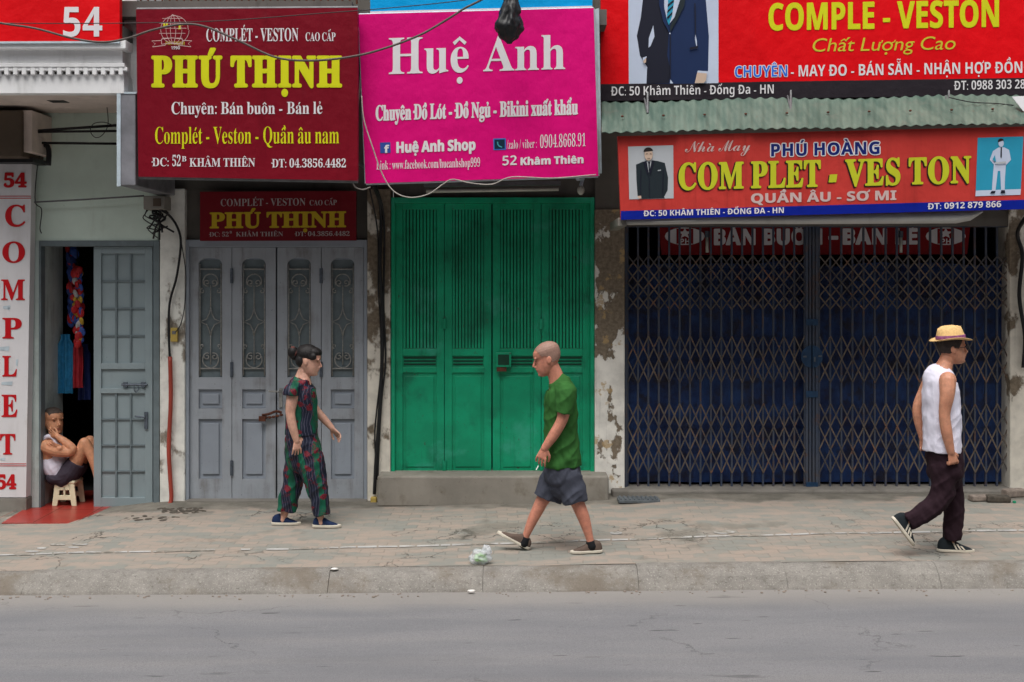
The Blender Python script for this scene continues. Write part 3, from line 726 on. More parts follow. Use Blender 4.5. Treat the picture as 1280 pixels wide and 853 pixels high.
mb.tube([(P(172, 0, -1.1).x, -1.1, zf + .20), (P(452, 0, -1.1).x, -1.1, zf + .20)], .016); mb.build('railing', 'rust', H52B)
mb = MB(); mb.pbox(155.5, 171, -40, 122, -1.05, -.2); o = mb.build('downpipe_casing', 'cornice', H52B); 

# --- number 52
H52 = house('shop_house', 'house front filled by four tall emerald green metal folding doors above a cement step', 615)
mb = MB(); mb.pbox(492, 744, -60, 247, .08, .3); mb.build('wall', 'dark_wall', H52)
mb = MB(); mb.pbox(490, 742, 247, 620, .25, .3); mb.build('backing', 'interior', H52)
mb = MB(); mb.pbox(489, 493.5, 247, 596, .0, .2); mb.pbox(738, 743, 247, 596, .0, .2); mb.pbox(493.5, 738, 247, 254, .002, .2); mb.build('door_frame', 'green', H52, bevel=.003)
mb = MB(); mb.pbox(471.5, 761, 595.5, 634, -.30, .25); stp = mb.build('step', 'step', H52, bevel=.018)
def green_leaf(pxa, pxb, i):
    Y = .05; A = P(pxa, 254.5, Y); B = P(pxb, 594.5, Y); x0, x1, z1, z0 = A.x, B.x, A.z, B.z; zz = lambda py: P(0, py, Y).z
    st = .075; mb = MB(); mb.box(x0, x1, Y + .02, Y + .045, z0, z1)
    mb.box(x0, x0 + st, Y, Y + .02, z0, z1); mb.box(x1 - st, x1, Y, Y + .02, z0, z1)
    for a_, b_ in ((z1 - .06, z1), (zz(445), zz(436)), (zz(466), zz(459)), (z0, z0 + .05)): mb.box(x0 + st, x1 - st, Y + .001, Y + .02, a_, b_)
    a_, b_ = x0 + st + .03, x1 - st - .03; mb.box(a_, b_, Y + .010, Y + .02, z0 + .085, zz(466) - .035)
    d = mb.build('door', 'green', H52, bevel=.003)
    MB().box(x0 + st, x1 - st, Y + .0175, Y + .0195, zz(435.5), z1 - .061).build('slit_panel', 'green_slit', d)
    mb = MB(); n = 10                                                             # upright ribs of the upper panel
    for k in range(n):
        xx = x0 + st + (x1 - x0 - 2 * st) * (k + .5) / n; mb.box(xx - .0118, xx + .0118, Y + .004, Y + .0172, zz(435.5), z1 - .061)
    mb.build('ribbed_panel', 'green', d, bevel=.002)
    mb = MB()
    for pz in (447.5, 451.5, 455.5): mb.box(x0 + st + .01, x1 - st - .01, Y + .014, Y + .0193, zz(pz + 1.2), zz(pz - .8))
    mb.build('vent', 'green_slit', d)
    p = P(pxb, 405, Y)
    for pz in (405, 582):
        p = P(pxb - .4 if i % 2 == 0 else pxa + .4, pz, Y); mb = MB(); mb.tube([(p.x, Y - .012, p.z - .05), (p.x, Y - .012, p.z + .05)], .014, 8); mb.build('hinge', 'green', d)
for i, (a_, b_) in enumerate(((494, 555.2), (555.8, 614.2), (615.8, 676.2), (676.8, 737.6))): green_leaf(a_, b_, i)
mb = MB(); mb.pbox(620, 639, 441, 459, -.01, .05); lb = mb.build('lock_box', 'green', H52, bevel=.004)
mb = MB(); mb.pbox(622.5, 636.5, 443.5, 456.5, -.014, -.010); mb.build('lock_face', 'green_slit', lb)
mb = MB(); mb.pbox(621, 633, 459.5, 464.5, -.006, .05); mb.build('rust_plate', 'rust', lb)
mb = MB(); zf2 = P(0, 30, -1.1).z; mb.box(P(461, 0, 0).x, P(748, 0, 0).x, -1.06, .08, zf2, zf2 + .14); mb.build('balcony', 'slab', H52)  # unseen slab, added to block light from above the green doors

# --- number 50
H50 = house('shop_house', 'house front closed by a wide dark blue folding lattice gate between peeling pillars', 1020)
mb = MB(); mb.pbox(743.5, 781, 262, 618, -.03, .3); o = mb.build('pillar', 'peel', H50, bevel=.012); o['label'] = 'pillar with plaster peeling off'
mb = MB(); mb.pbox(1262.5, 1420, 200, 625, -.02, .3); o = mb.build('pillar', 'peel2', H50, bevel=.01); o['label'] = 'grimy cream pillar'
mb = MB(); mb.pbox(744, 1420, -60, 262, .0, .3); mb.pbox(781, 1262.5, 262, 283, .02, .3); mb.build('wall', 'dark_wall', H50)
mb = MB(); x0, x1 = P(781, 0, .3).x, P(1262, 0, .3).x; zt = P(0, 262, .3).z
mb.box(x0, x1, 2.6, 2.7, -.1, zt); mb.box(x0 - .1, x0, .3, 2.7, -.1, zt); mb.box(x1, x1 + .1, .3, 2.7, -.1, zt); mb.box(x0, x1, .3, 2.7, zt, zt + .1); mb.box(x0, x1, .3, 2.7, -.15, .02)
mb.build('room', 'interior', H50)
mb = MB(); mb.pbox(765, 1275, 613, 640, -.16, .3); mb.build('threshold', 'cement', H50, bevel=.02)
# tarpaulin hanging behind the gate
mb = MB(); Yt = .18; nx, nz = 60, 24; vs_ = []
a_ = P(783, 330, Yt); b_ = P(1261, 602.5, Yt)
for j in range(nz + 1):
    for i in range(nx + 1):
        xx = a_.x + (b_.x - a_.x) * i / nx; z = a_.z + (b_.z - a_.z) * j / nz
        vs_.append((xx, Yt + .025 * noise.noise(Vector((xx * 3, z * 1.2, 4))) + .012 * math.sin(xx * 9 + z), z + (.05 * noise.noise(Vector((xx * 2, 0, 1))) if j == 0 else 0)))
mb.add(vs_, [(j * (nx + 1) + i, j * (nx + 1) + i + 1, (j + 1) * (nx + 1) + i + 1, (j + 1) * (nx + 1) + i) for j in range(nz) for i in range(nx)])
mb.build('tarpaulin', 'tarp', H50, smooth=True)
def gate_leaf(pxa, pxb, flip):
    Y = .06; zz = lambda py: P(0, py, Y).z; x0, x1 = P(pxa, 0, Y).x, P(pxb, 0, Y).x; n = 17; sp = (x1 - x0) / n
    mb = MB(); rg = random.Random(9 + flip); lean = [rg.uniform(-.012, .012) for _ in range(n + 1)]
    for k in range(n + 1):
        xx = x0 + sp * k; mb.box(xx - .009, xx + .009, Y, Y + .024, zz(611.5 + rg.uniform(-.5, .8)), zz(284))
    g = mb.build('gate_leaf', 'gate', H50)
    mb = MB()
    for (pa, pb_, span) in ((320, 387, 4), (420.5, 478, 2), (505, 591, 3)):
        za, zb_ = zz(pa), zz(pb_)
        for k in range(-span + 1, n):
            for dr in (1, -1):
                ka, kb = (k, k + span) if dr == 1 else (k + span, k)
                t0, t1 = 0.0, 1.0
                lo, hi = min(ka, kb), max(ka, kb)
                def tt(kk): return (kk - ka) / (kb - ka)
                a1, a2 = sorted((tt(max(lo, 0)), tt(min(hi, n))))
                if a2 - a1 < .2: continue
                j = rg.uniform(-.006, .006)
                A = Vector((x0 + sp * (ka + (kb - ka) * a1), Y - .006 - (.005 if dr == 1 else 0), za + (zb_ - za) * a1 + j)); B = Vector((x0 + sp * (ka + (kb - ka) * a2), A.y, za + (zb_ - za) * a2 + j))
                d = (B - A).normalized(); w = Vector((-d.z, 0, d.x)) * .0068
                mb.hexa([A - w, B - w, B + w, A + w] + [q + Vector((0, .004, 0)) for q in (A - w, B - w, B + w, A + w)])
    mb.build('lattice', 'lattice', g)
    return g
g1 = gate_leaf(784.5, 1006, 0); g2 = gate_leaf(1024, 1260.5, 1)
mb = MB()
for a_, b_ in ((1007, 1010.5), (1011.5, 1014.3), (1015.7, 1018.5), (1019.5, 1023)): mb.pbox(a_, b_, 283, 612, .045, .09)
mp = mb.build('gate_post', 'gate', H50, bevel=.003)
for pz in (399, 489, 603): MB().pbox(1007.5, 1022.5, pz, pz + 8, .036, .046).build('strap', 'steelblue', mp)
mb = MB()
for sx in (-1, 1):
    c = [(1015 + sx * .7, 432)] + [(1015 + sx * (.7 + 12.8 * math.sin(R(t))), 446 - 14 * math.cos(R(t))) for t in range(0, 181, 15)] + [(1015 + sx * .7, 460)]
    pp = [P(x, y, .03) for x, y in c]; mb.prism(pp if sx > 0 else pp[::-1], (0, .015, 0))
lk = mb.build('lock_plate', 'steelblue', H50)
mb = MB(); mb.pbox(1004, 1008.5, 445, 447, .02, .03); mb.pbox(1023, 1027.5, 444.5, 446.5, .02, .03); mb.pbox(1017.5, 1019.5, 446.5, 452.5, .02, .03); mb.build('bolt', 'hinge', lk)
mb = MB(); mb.pbox(781.3, 784, 278, 613, .03, .12); mb.pbox(1260.8, 1262.4, 278, 613, .03, .12); mb.pbox(784, 1260.8, 278, 284, .032, .12); mb.build('gate_frame', 'gate', H50)

# ------------------------------------------------------------------ unseen house row behind the camera, added to block low sky light
def across():
    t = thing('unseen_house_row', 'unseen plain grey row of town houses across the street, added to block low sky light', 'house row', (0, -19, -.2))
    mb = MB(); mb.box(-40, 40, -26, -16.5, -.3, 11.5); mb.box(-40, 40, -16.5, -15.4, 3.6, 3.8); mb.box(-40, 40, -16.5, -15.6, 6.9, 7.1); mb.build('wall', 'slab', t)
    for i in range(18):
        x = -38 + i * 4.4; MB().box(x, x + 3.4, -16.49, -16.44, -.1, 2.9).build('shutter', 'greymetal', t)
        MB().box(x + .6, x + 2.6, -16.49, -16.44, 4.4, 6.2).build('window', 'interior', t)
across()

# ------------------------------------------------------------------ awning over number 50
def awning():
    t = thing('awning', 'weathered pale green corrugated metal awning sloping above the gate', 'awning', P(1020, 165, -.8))
    TLp, TRp, BLp, BRp = P(752, 124, -.68), P(1420, 113, -.68), P(752, 166, -1.40), P(1420, 151.5, -1.40)
    mb = MB(); n = 560; rows = 5; vs_ = []; ra = random.Random(2); sag = [ra.uniform(-1, 1) for _ in range(40)]
    for k in range(2):
        for j in range(rows + 1):
            for i in range(n + 1):
                u, v = i / n, j / rows; p = TLp.lerp(TRp, u).lerp(BLp.lerp(BRp, u), v)
                nn = Vector((0, -.5, .85)); h = .008 * math.sin(u * (TRp.x - TLp.x) / .105 * 2 * math.pi)
                s_ = .02 * noise.noise(Vector((p.x * 1.1, v * 1.5, 6)))
                cut = max(0, (758 + 12 * v - (752 + 668 * u))) * 0
                q = p + nn * (h + s_ - k * .006)
                if j == rows: q += (BLp - TLp).normalized() * .012 * sag[int(u * 14)]
                vs_.append(q)
    m_ = (rows + 1) * (n + 1)
    fs = [(k * m_ + j * (n + 1) + i, k * m_ + j * (n + 1) + i + 1, k * m_ + (j + 1) * (n + 1) + i + 1, k * m_ + (j + 1) * (n + 1) + i) for k in range(2) for j in range(rows) for i in range(n)]
    mb.add(vs_, fs); mb.build('corrugated_sheet', 'roof', t, smooth=True, recalc=False)
    mb = MB()
    for j, v in enumerate((.25, .75)):
        p = TLp.lerp(BLp, v); q = TRp.lerp(BRp, v); o = Vector((0, .03, -.05)); mb.tube([p + o, q + o], .02, 6)
    mb.build('batten', 'rust', t)
    mb = MB()
    for i in range(13):
        p = TLp.lerp(TRp, (i + .5) / 13).lerp(BLp.lerp(BRp, (i + .5) / 13), .62); mb.ell(p + Vector((0, -.012, .022)), .014, .014, .01, nu=8, nv=6)
    mb.build('screw', 'rust', t)
awning()

# ------------------------------------------------------------------ signs
# upright sign beside number 54
t, pl = sign('shop_sign', 'tall narrow white upright sign spelling COMPLET in red letters one below another', None, [(-9, 203.5), (39.5, 203.5), (32.5, 622), (-16, 622)], (-.16, -.16, -.14), 'whitesign', .12)
for ch, x0, x1, yb, cap in (('C', 7, 31.5, 283, 26), ('O', 3.5, 31, 328, 25), ('M', 2, 31, 375, 25), ('P', 3.5, 27, 423, 25), ('L', 3.5, 21, 470.5, 25), ('E', 2.5, 21.5, 521, 27), ('T', .5, 19, 568, 25)):
    write(pl, t, ch, 'serif', x0, yb, x1, yb, cap, 'i_red', .012)
write(pl, t, '54', 'serif', 5.5, 234, 33, 234, 16.5, 'i_red', .03); write(pl, t, '54', 'serif', -3, 611, 20, 611, 16.5, 'i_red', .03)
mb = MB()
for y in (245, 247.6, 579.5, 582): mb.add([pl.hit(-9, y, .003), pl.hit(39 if y < 300 else 33, y, .003), pl.hit(39 if y < 300 else 33, y + .9, .003), pl.hit(-9, y + .9, .003)], [(0, 1, 2, 3)])
mb.build('rule', 'i_red', t, recalc=False)
for x, y, w, h in ((4, 383, 9, 4), (9, 385, 4, 3), (0, 434, 12, 5), (2, 478, 14, 4), (20, 450, 3, 8), (0, 573, 7, 3)): MB().add([pl.hit(x, y, .003), pl.hit(x + w, y - 1, .003), pl.hit(x + w - 1, y + h, .003), pl.hit(x, y + h - 1, .003)], [(0, 1, 2, 3)]).build('sticker_scrap', 'frame_white', t, recalc=False)
# red sign on the balcony of 54
t, pl = sign('shop_sign', 'red sign with the white number 54 fixed above the white cornice', None, [(-140, -70), (149.5, -70), (149.5, 51.5), (-140, 52.5)], (-1.42, -1.42, -1.42), 'red')
write(pl, t, '54', 'sans', 79, 46, 128, 46, 37, 'i_white', .0)
board(pl, t, 'edge_strip', [(-140, 52.5), (149.5, 51.5), (149.5, 54), (-140, 55)], 'frame_white', .05, .003)

# projecting metal box between 54 and 52B
def lightbox():
    mb = MB(); Yf, Yb = -1.29, -.03
    a = P(147, 118, Yf); b = P(147, 232, Yf); w = .16
    t = thing('sign_box', 'grey sheet metal sign box jutting out edge on beside the maroon sign', 'sign box', (a.x + w / 2, -.6, b.z))
    mb.box(a.x, a.x + w, Yf, Yb, b.z, a.z); mb.build('box', 'boxsteel', t, bevel=.008)
    mb = MB(); mb.box(a.x - .006, a.x + .03, Yf - .008, Yf - .001, b.z - .01, a.z + .01); mb.box(a.x - .01, a.x + w + .01, Yf - .006, Yb, a.z + .001, a.z + .02); mb.build('edge_trim', 'frame_white', t, bevel=.003)
lightbox()

# the large maroon sign of 52B
t, pl = sign('shop_sign', 'large maroon sign with fat yellow lettering PHÚ THỊNH and a globe emblem', None, [(170, 12), (447, 10), (447, 226), (173, 221)], (-1.36, -1.36, -1.33), 'maroon', .09)
write(pl, t, 'COMPLÉT - VESTON', 'serif', 258, 52, 373, 51.5, 16, 'i_white', .0); write(pl, t, 'CAO CẤP', 'serif', 382, 51.5, 419.5, 51.5, 10.5, 'i_white', .0)
write(pl, t, 'PHÚ THỊNH', 'serif', 191, 108, 426, 108, 36.5, 'i_yellow', .034, track=.09)
write(pl, t, 'Chuyên: Bán buôn - Bán lẻ', 'serif', 214.5, 143, 403, 142.5, 15, 'i_white', .0)
write(pl, t, 'Complét - Veston - Quần âu nam', 'serif', 194, 180, 424, 179.5, 21, 'i_yellow', -.005)
write(pl, t, 'ĐC:', 'serif', 190.5, 208, 211, 208, 10.5, 'i_white'); write(pl, t, '52', 'serif', 215.5, 208, 226, 208, 13.5, 'i_white'); write(pl, t, 'B', 'serif', 227.5, 202, 233, 202, 6.5, 'i_white'); write(pl, t, 'KHÂM THIÊN', 'serif', 237, 208.5, 319, 208.5, 10.5, 'i_white')
write(pl, t, 'ĐT: 04.3856.4482', 'serif', 340, 209.5, 432.5, 209.5, 10.5, 'i_white')
gx, gy, gr = 219, 38, 17.5; polys = []
for k in (1, .55, .18): polys += [('i_silver', q) for q in pstrip([(gx + k * gr * math.cos(R(a)), gy + gr * math.sin(R(a))) for a in range(0, 361, 15)], .55)]
for y in (-.7, -.36, 0, .36, .7): w = gr * math.sqrt(1 - y * y); polys += [('i_silver', q) for q in pstrip([(gx - w, gy + y * gr), (gx + w, gy + y * gr)], .5)]
for q0, q1 in (((206, 56), (232, 56)),): polys += [('i_silver', q) for q in pstrip([(206, 51.5), (219, 50), (232, 51.5)], .7) + pstrip([(206, 58), (219, 56.4), (232, 58)], .7) + pstrip([(206, 51.5), (206, 58)], .6) + pstrip([(232, 51.5), (232, 58)], .6)]
for sx in (-1, 1): polys += [('i_silver', q) for q in pstrip([(219 + sx * 13, 53.5), (219 + sx * 25, 54), (219 + sx * 20.5, 57.5), (219 + sx * 24, 61.5), (219 + sx * 8, 59.5), (219 + sx * 8, 57.5)], .7)]
art(pl, t, 'emblem', polys, .003)
write(pl, t, 'P', 'serif', 206, 36.5, 212, 36.5, 6, 'i_yellow', .03, lift=.1 * .05 + .04 * .0 + .12 * 0 + .006 + .05); write(pl, t, 'T', 'serif', 223.5, 38, 230, 38, 6, 'i_yellow', .03, lift=.056)
write(pl, t, 'PHÚ THỊNH', 'serif', 207, 56.2, 231, 56.2, 4, 'i_gold', .0); write(pl, t, '1990', 'sans', 214, 62, 225, 62, 4, 'i_white', .0)
for (a, b) in (((170, 12), (447, 10)), ((173, 221), (447, 226))): MB().tube([pl.hit(*a, -.03), pl.hit(*b, -.03)], .022, 6).build('frame_rail', 'frame_steel', t)
for x in (190, 310, 430):
    for y in (30, 190): p = pl.hit(x, y, -.08); MB().tube([p, Vector((p.x, -.9 if y < 100 else .06, p.z))], .018, 6).build('bracket', 'frame_steel', t)
# the small one below it
t, pl = sign('shop_sign', 'small dim maroon sign PHÚ THỊNH over the grey folding doors, under the large one', None, [(250, 240), (445, 239), (445, 301), (250, 301.5)], (-.10, -.10, -.06), 'maroon_dk', .05)
write(pl, t, 'COMPLÉT - VESTON', 'serif', 276, 258, 382, 257, 9, 'i_grey', -.006); write(pl, t, 'CAO CẤP', 'serif', 387, 257, 421, 256.5, 6.5, 'i_grey', -.006)
write(pl, t, 'PHÚ THỊNH', 'serif', 263, 285, 432, 283.5, 18.5, 'i_dullyellow', .03)
write(pl, t, 'ĐC: 52', 'serif', 262, 296, 286, 295.8, 5.6, 'i_grey', -.006); write(pl, t, 'B', 'serif', 287, 292, 290, 292, 3, 'i_grey', -.006); write(pl, t, 'KHÂM THIÊN', 'serif', 295, 295.8, 354, 295.4, 5.6, 'i_grey', -.006); write(pl, t, 'ĐT: 04.3856.4482', 'serif', 369, 295.4, 437, 295, 5.6, 'i_grey', -.006)

# pink sign of 52
t, pl = sign('shop_sign', 'big bright pink sign with white lettering Huệ Anh above the green doors', None, [(448, 18), (742, 10), (748, 220), (457, 229.5)], (-1.2, -1.2, -1.17), 'pink', .07)
write(pl, t, 'Huệ', 'serif', 486, 93, 586, 90, 45, 'i_white', .0); write(pl, t, 'Anh', 'serif', 604, 89.5, 706.5, 86.5, 43, 'i_white', .0)
write(pl, t, 'Chuyên Đồ Lót - Đồ Ngủ - Bikini xuất khẩu', 'serif', 470, 151, 722, 143, 18.5, 'i_white', .018)
art(pl, t, 'icon', [('i_fb', [(475, 178.5), (488, 178), (488.3, 191.3), (475.3, 191.8)])]); write(pl, t, 'f', 'sans', 480.5, 191.4, 486.5, 191.3, 9.2, 'i_white', .02, lift=.006)
write(pl, t, 'Huệ Anh Shop', 'sans', 496, 191.2, 594, 187.6, 13, 'i_white', .03)
write(pl, t, 'Link : www.facebook.com/hueanhshop999', 'serif', 470.5, 212.3, 600, 208.6, 11, 'i_white', -.006)
art(pl, t, 'phone_icon', [('i_icb', [(616.5, 173.5), (632.3, 173), (632.6, 187.5), (616.8, 188)]), ('i_teal', [(618, 175), (630.8, 174.5), (631, 186), (618.3, 186.5)])] + [('i_teal2', q) for q in pstrip([(622, 177.5), (622.3, 180.5), (624, 183), (627.5, 184.3)], 1.6)])
write(pl, t, '/zalo / viber :', 'serif', 633.5, 186.5, 671, 185, 11, 'i_white', -.01); write(pl, t, '0904.8668.91', 'serif', 675, 185.5, 732, 183, 16, 'i_white', -.01)
write(pl, t, '52', 'sans', 628, 207, 646, 206.5, 12, 'i_white', -.005); write(pl, t, 'Khâm Thiên', 'sans', 651, 206.5, 729, 204, 9, 'i_white', .03)
mb = MB()
for a, b in (((448, 18), (742, 10)), ((742, 10), (748, 220)), ((748, 220), (457, 229.5)), ((457, 229.5), (448, 18))): mb.tube([pl.hit(*a, -.035), pl.hit(*b, -.035)], .014, 6)
mb.build('frame', 'frame_white', t)
board(pl, t, 'back_panel', [(738, 12), (749.5, 8), (753, 216), (742, 216)], 'frame_white', .03, -.075)
for x in (480, 600, 720):
    for y in (40, 200): p = pl.hit(x, y, -.06); MB().tube([p, Vector((p.x, .08 if y > 100 else -.7, p.z))], .018, 6).build('bracket', 'frame_steel', t)
# plain sky blue sign above it
t, pl = sign('shop_sign', 'sky blue sign showing its lower edge directly above the pink sign', None, [(462, -70), (740, -70), (740.5, 12), (463, 19)], (-1.13, -1.13, -1.13), 'skyblue', .05)
board(pl, t, 'edge_strip', [(462.5, 14.5), (740, 7.5), (740.5, 12), (463, 19)], 'whitesign', .052, .003)

# big red sign of 50
t, pl = sign('shop_sign', 'biggest bright red sign COMPLE - VESTON with a navy suit picture and a charcoal strip', None, [(751, -90), (1420, -100), (1420, 117), (751, 126.5)], (-.76, -.76, -.75), 'red', .07)
board(pl, t, 'address_strip', [(751, 105.5), (1420, 95.5), (1420, 117), (751, 126.5)], 'black_strip', .102, .003)
write(pl, t, 'COMPLE - VESTON', 'sans', 961, 38, 1248, 33.5, 33, 'i_yellow', .012)
write(pl, t, 'Chất Lượng Cao', 'plain', 1014, 65, 1193, 62, 16.5, 'i_gold', .0, slant=.22)
write(pl, t, 'CHUYÊN', 'sans', 918.5, 97, 984, 95.8, 14, 'i_white', .04, lift=.004); write(pl, t, 'CHUYÊN', 'sans', 918.5, 97, 984, 95.8, 14, 'i_blue', -.005, lift=.0055)
write(pl, t, '- MAY ĐO - BÁN SẴN - NHẬN HỢP ĐỒNG', 'sans', 988.5, 96, 1289, 91, 14, 'i_white', .0)
write(pl, t, 'ĐC: 50 Khâm Thiên - Đống Đa - HN', 'sans', 764.5, 120, 967, 117.3, 11.5, 'i_white', -.008, lift=.0075); write(pl, t, 'ĐT: 0988 303 28', 'sans', 1193, 113, 1281, 111, 11.5, 'i_white', -.008, lift=.0075)
art(pl, t, 'suit_picture', [
    ('i_photo', [(785, -84), (898, -86), (898, 104.2), (786, 105.3)]),
    ('i_suit', [(806, -22), (830, -34), (858, -34), (880, -22), (883, 10), (886, 45), (885, 89), (872, 89), (869, 105), (808, 105), (809, 84), (800, 70), (796, 45), (801, 22)]),
    ('i_suit2', [(806, -22), (828, -34), (829, 0), (833, 25), (836, 40), (834, 70), (838, 88), (836, 104), (808, 105), (809, 84), (800, 70), (796, 45), (801, 22)]),
    ('i_photo', [(816.5, 32), (818, 46), (813, 58), (810.5, 60), (811, 48)]), ('i_photo', [(868.5, 40), (871, 52), (871, 62), (868.6, 50)]),
    ('i_photo', [(829, -30), (829.5, 5), (832, 22), (836, 31), (843, 22), (850, 0), (852, -30)]),
    ('i_cyan', [(834, -25), (843, -25), (842.5, 0), (840, 20), (836, 32), (833, 25), (835, 5)]),
    ('i_suit2', [(834.5, 6), (842, 0), (842, 3), (834.5, 9.5)]), ('i_suit2', [(834, 14), (841.5, 7), (841, 10), (833.5, 17)]), ('i_suit2', [(833.5, 22), (840.5, 15), (840, 18), (834, 25)]),
    ('i_suit', [(822, -30), (829, -30), (830, 10), (835, 33), (836, 41), (829, 28), (824, 8)]), ('i_suitd', [(853, -30), (860, -30), (855, 8), (846, 26), (837.5, 41), (837.5, 33), (845, 18), (850, 2)]), ('i_suit2', [(862, 60), (872, 58), (872, 61), (862, 63)]), ('i_suit2', [(837, 44), (838.2, 44), (838, 99), (836.6, 99)]), ('i_suit2', [(867.5, 5), (869, 5), (869.5, 40), (868.4, 48)]), ('i_photo', [(836, 42.5), (837, 41.3), (838, 42.5), (837, 43.8)]),
    ('i_photo', [(803, 73), (808, 71), (808, 72.5), (803.5, 77)]), ('i_skinp', [(803.5, 77), (807.5, 73), (807, 79), (805, 80)]),
    ('i_photo', [(872, 89), (885, 90), (884, 92.5), (871, 91)]), ('i_skinp', [(871, 91.5), (883, 92.5), (882, 101), (879, 104.5), (868, 104.5)]),
    ('i_photo', [(837.5, 100), (841, 105), (837, 105)]),
    ('i_skinp', circ(841, -50, 10, 14)), ('i_hair', circ(841, -58, 11, 9, 12, 180, 360))], .003)
mb = MB()
for px in (809.5, 988.5, 1186):
    q = 142 if px < 900 else 139; mb = MB(); mb.tube([P(px, 100, -.65), P(px, q - 19, -.79), P(px, q, -1.02)], .011, 6); mb.tube([P(px - 4, q - 19, -.77), P(px, q, -1.02)], .008, 6); mb.build('bracket', 'frame_steel', t)


# faded red sign of 50 under the awning
t, pl = sign('shop_sign', 'faded red banner sign COM PLET - VES TON hanging under the corrugated awning', None, [(772, 170.5), (1420, 155), (1420, 258), (776, 275)], (-1.34, -1.34, -1.32), 'redfade', .06)
board(pl, t, 'address_strip', [(776, 264), (1420, 246), (1420, 258), (776, 275)], 'navy_strip', .062, .003)
write(pl, t, 'Nhà May', 'script', 856, 190.5, 938, 188.5, 13.5, 'i_silver', -.004)
write(pl, t, 'PHÚ HOÀNG', 'sans', 964, 195.5, 1099, 192.5, 15, 'i_white', .075, lift=.004, track=.05); write(pl, t, 'PHÚ HOÀNG', 'sans', 964, 195.5, 1099, 192.5, 15, 'i_navy', .012, lift=.0055, track=.05)
for a, b, x0, x1, y0, y1 in (('COM PLET', 0, 849, 1025, 237, 233), ('VES TON', 0, 1057, 1213, 232.5, 228)):
    write(pl, t, a, 'serif', x0, y0, x1, y1, 32 if a != '-' else 46, 'i_shadow', .03, lift=.004, track=.05, dx=-1.3, dy=1.0); write(pl, t, a, 'serif', x0, y0, x1, y1, 32 if a != '-' else 46, 'i_lime', .02, lift=.0055, track=.05)
art(pl, t, 'lettering', [('i_shadow', [(1035.5, 219.5), (1045, 219), (1043.5, 229), (1034, 229.5)]), ('i_lime', [(1037, 218.5), (1046.5, 218), (1045, 228), (1035.5, 228.5)])], .004)
write(pl, t, 'QUẦN ÂU - SƠ MI', 'sans', 939, 254, 1120, 250, 11.5, 'i_silver', .02)
write(pl, t, 'ĐC: 50 KHÂM THIÊN - ĐỐNG ĐA - HN', 'sans', 805, 270.5, 979.5, 266.5, 7, 'i_white', .0, lift=.0075); write(pl, t, 'ĐT: 0912 879 866', 'sans', 1160, 262, 1251, 259, 7.6, 'i_white', .0, lift=.0075)
art(pl, t, 'suit_picture', [
    ('i_photog', [(785, 183.5), (841.5, 181.8), (842, 248.2), (786.5, 249.5)]),
    ('i_suitd', [(795, 206), (803, 202.5), (812, 200.5), (822, 201.5), (831, 204), (835, 222), (834.5, 238), (830, 246.5), (831, 248), (800, 249), (797, 246), (795.5, 225)]),
    ('i_photog', [(807, 200.5), (811, 216), (815, 200)]), ('i_suit2', [(810, 202.5), (812.5, 202.5), (812, 214), (811, 215)]),
    ('i_suit2', [(804, 203), (808, 201), (811, 217), (809, 219)]), ('i_suit2', [(818, 201), (814.5, 200.5), (811.5, 217), (813, 219)]), ('i_suit2', pstrip([(811, 219), (812, 248)], .7)[0]), ('i_suit2', pstrip([(801, 212), (800.5, 246)], .9)[0]), ('i_suit2', pstrip([(829, 212), (828, 244)], .9)[0]), ('i_photog', [(822, 213), (826, 212.4), (826, 213.6), (822, 214.2)]), ('i_skinp', circ(810.5, 193.5, 5.2, 7.6)), ('i_hair', circ(810.2, 190, 6, 5.4, 12, 175, 365)), ('i_hair', [(807, 192.6), (809.4, 192.2), (809.4, 193), (807, 193.4)]), ('i_hair', [(812, 192.2), (814.2, 192.6), (814.2, 193.4), (812, 193)]), ('i_hair', [(808.6, 198), (812.6, 198), (812, 198.7), (809, 198.7)]), ('i_skinp', [(796.5, 245.5), (801, 245), (801.5, 248.3), (798, 248.6)])], .003)
art(pl, t, 'model_picture', [
    ('i_cyan', [(1222, 172.5), (1279, 170.8), (1276, 236.5), (1219.5, 238.5)]), ('i_photo', [(1219.5, 238.5), (1276, 236.5), (1275.3, 243.8), (1219, 245.5)]),
    ('i_photo', [(1241, 189), (1248, 184.5), (1255, 184.5), (1261, 187.5), (1263.5, 200), (1257, 207), (1256, 222), (1255.5, 238), (1251, 238), (1250, 214), (1247, 214), (1244, 239), (1239.5, 239), (1241, 218), (1242, 206), (1237, 200)]),
    ('i_suit2', [(1250.5, 184.5), (1252, 184.5), (1252, 196), (1251, 199), (1250, 196)]), ('i_photo', circ(1251, 179.5, 3.3, 4.6)), ('i_hair', circ(1250.8, 177, 3.9, 3.6, 10, 160, 360)),
    ('i_suit2', [(1239, 239), (1244, 239), (1243, 242), (1237, 242.3)]), ('i_suit2', [(1251, 238), (1255.5, 238), (1256, 242), (1250, 242)]),
    ('i_cyan', [(1243, 194), (1244.5, 203.5), (1240, 199.5)]), ('i_photog', [(1243.5, 203), (1257, 202), (1257, 204.5), (1243.5, 205.5)])], .003)
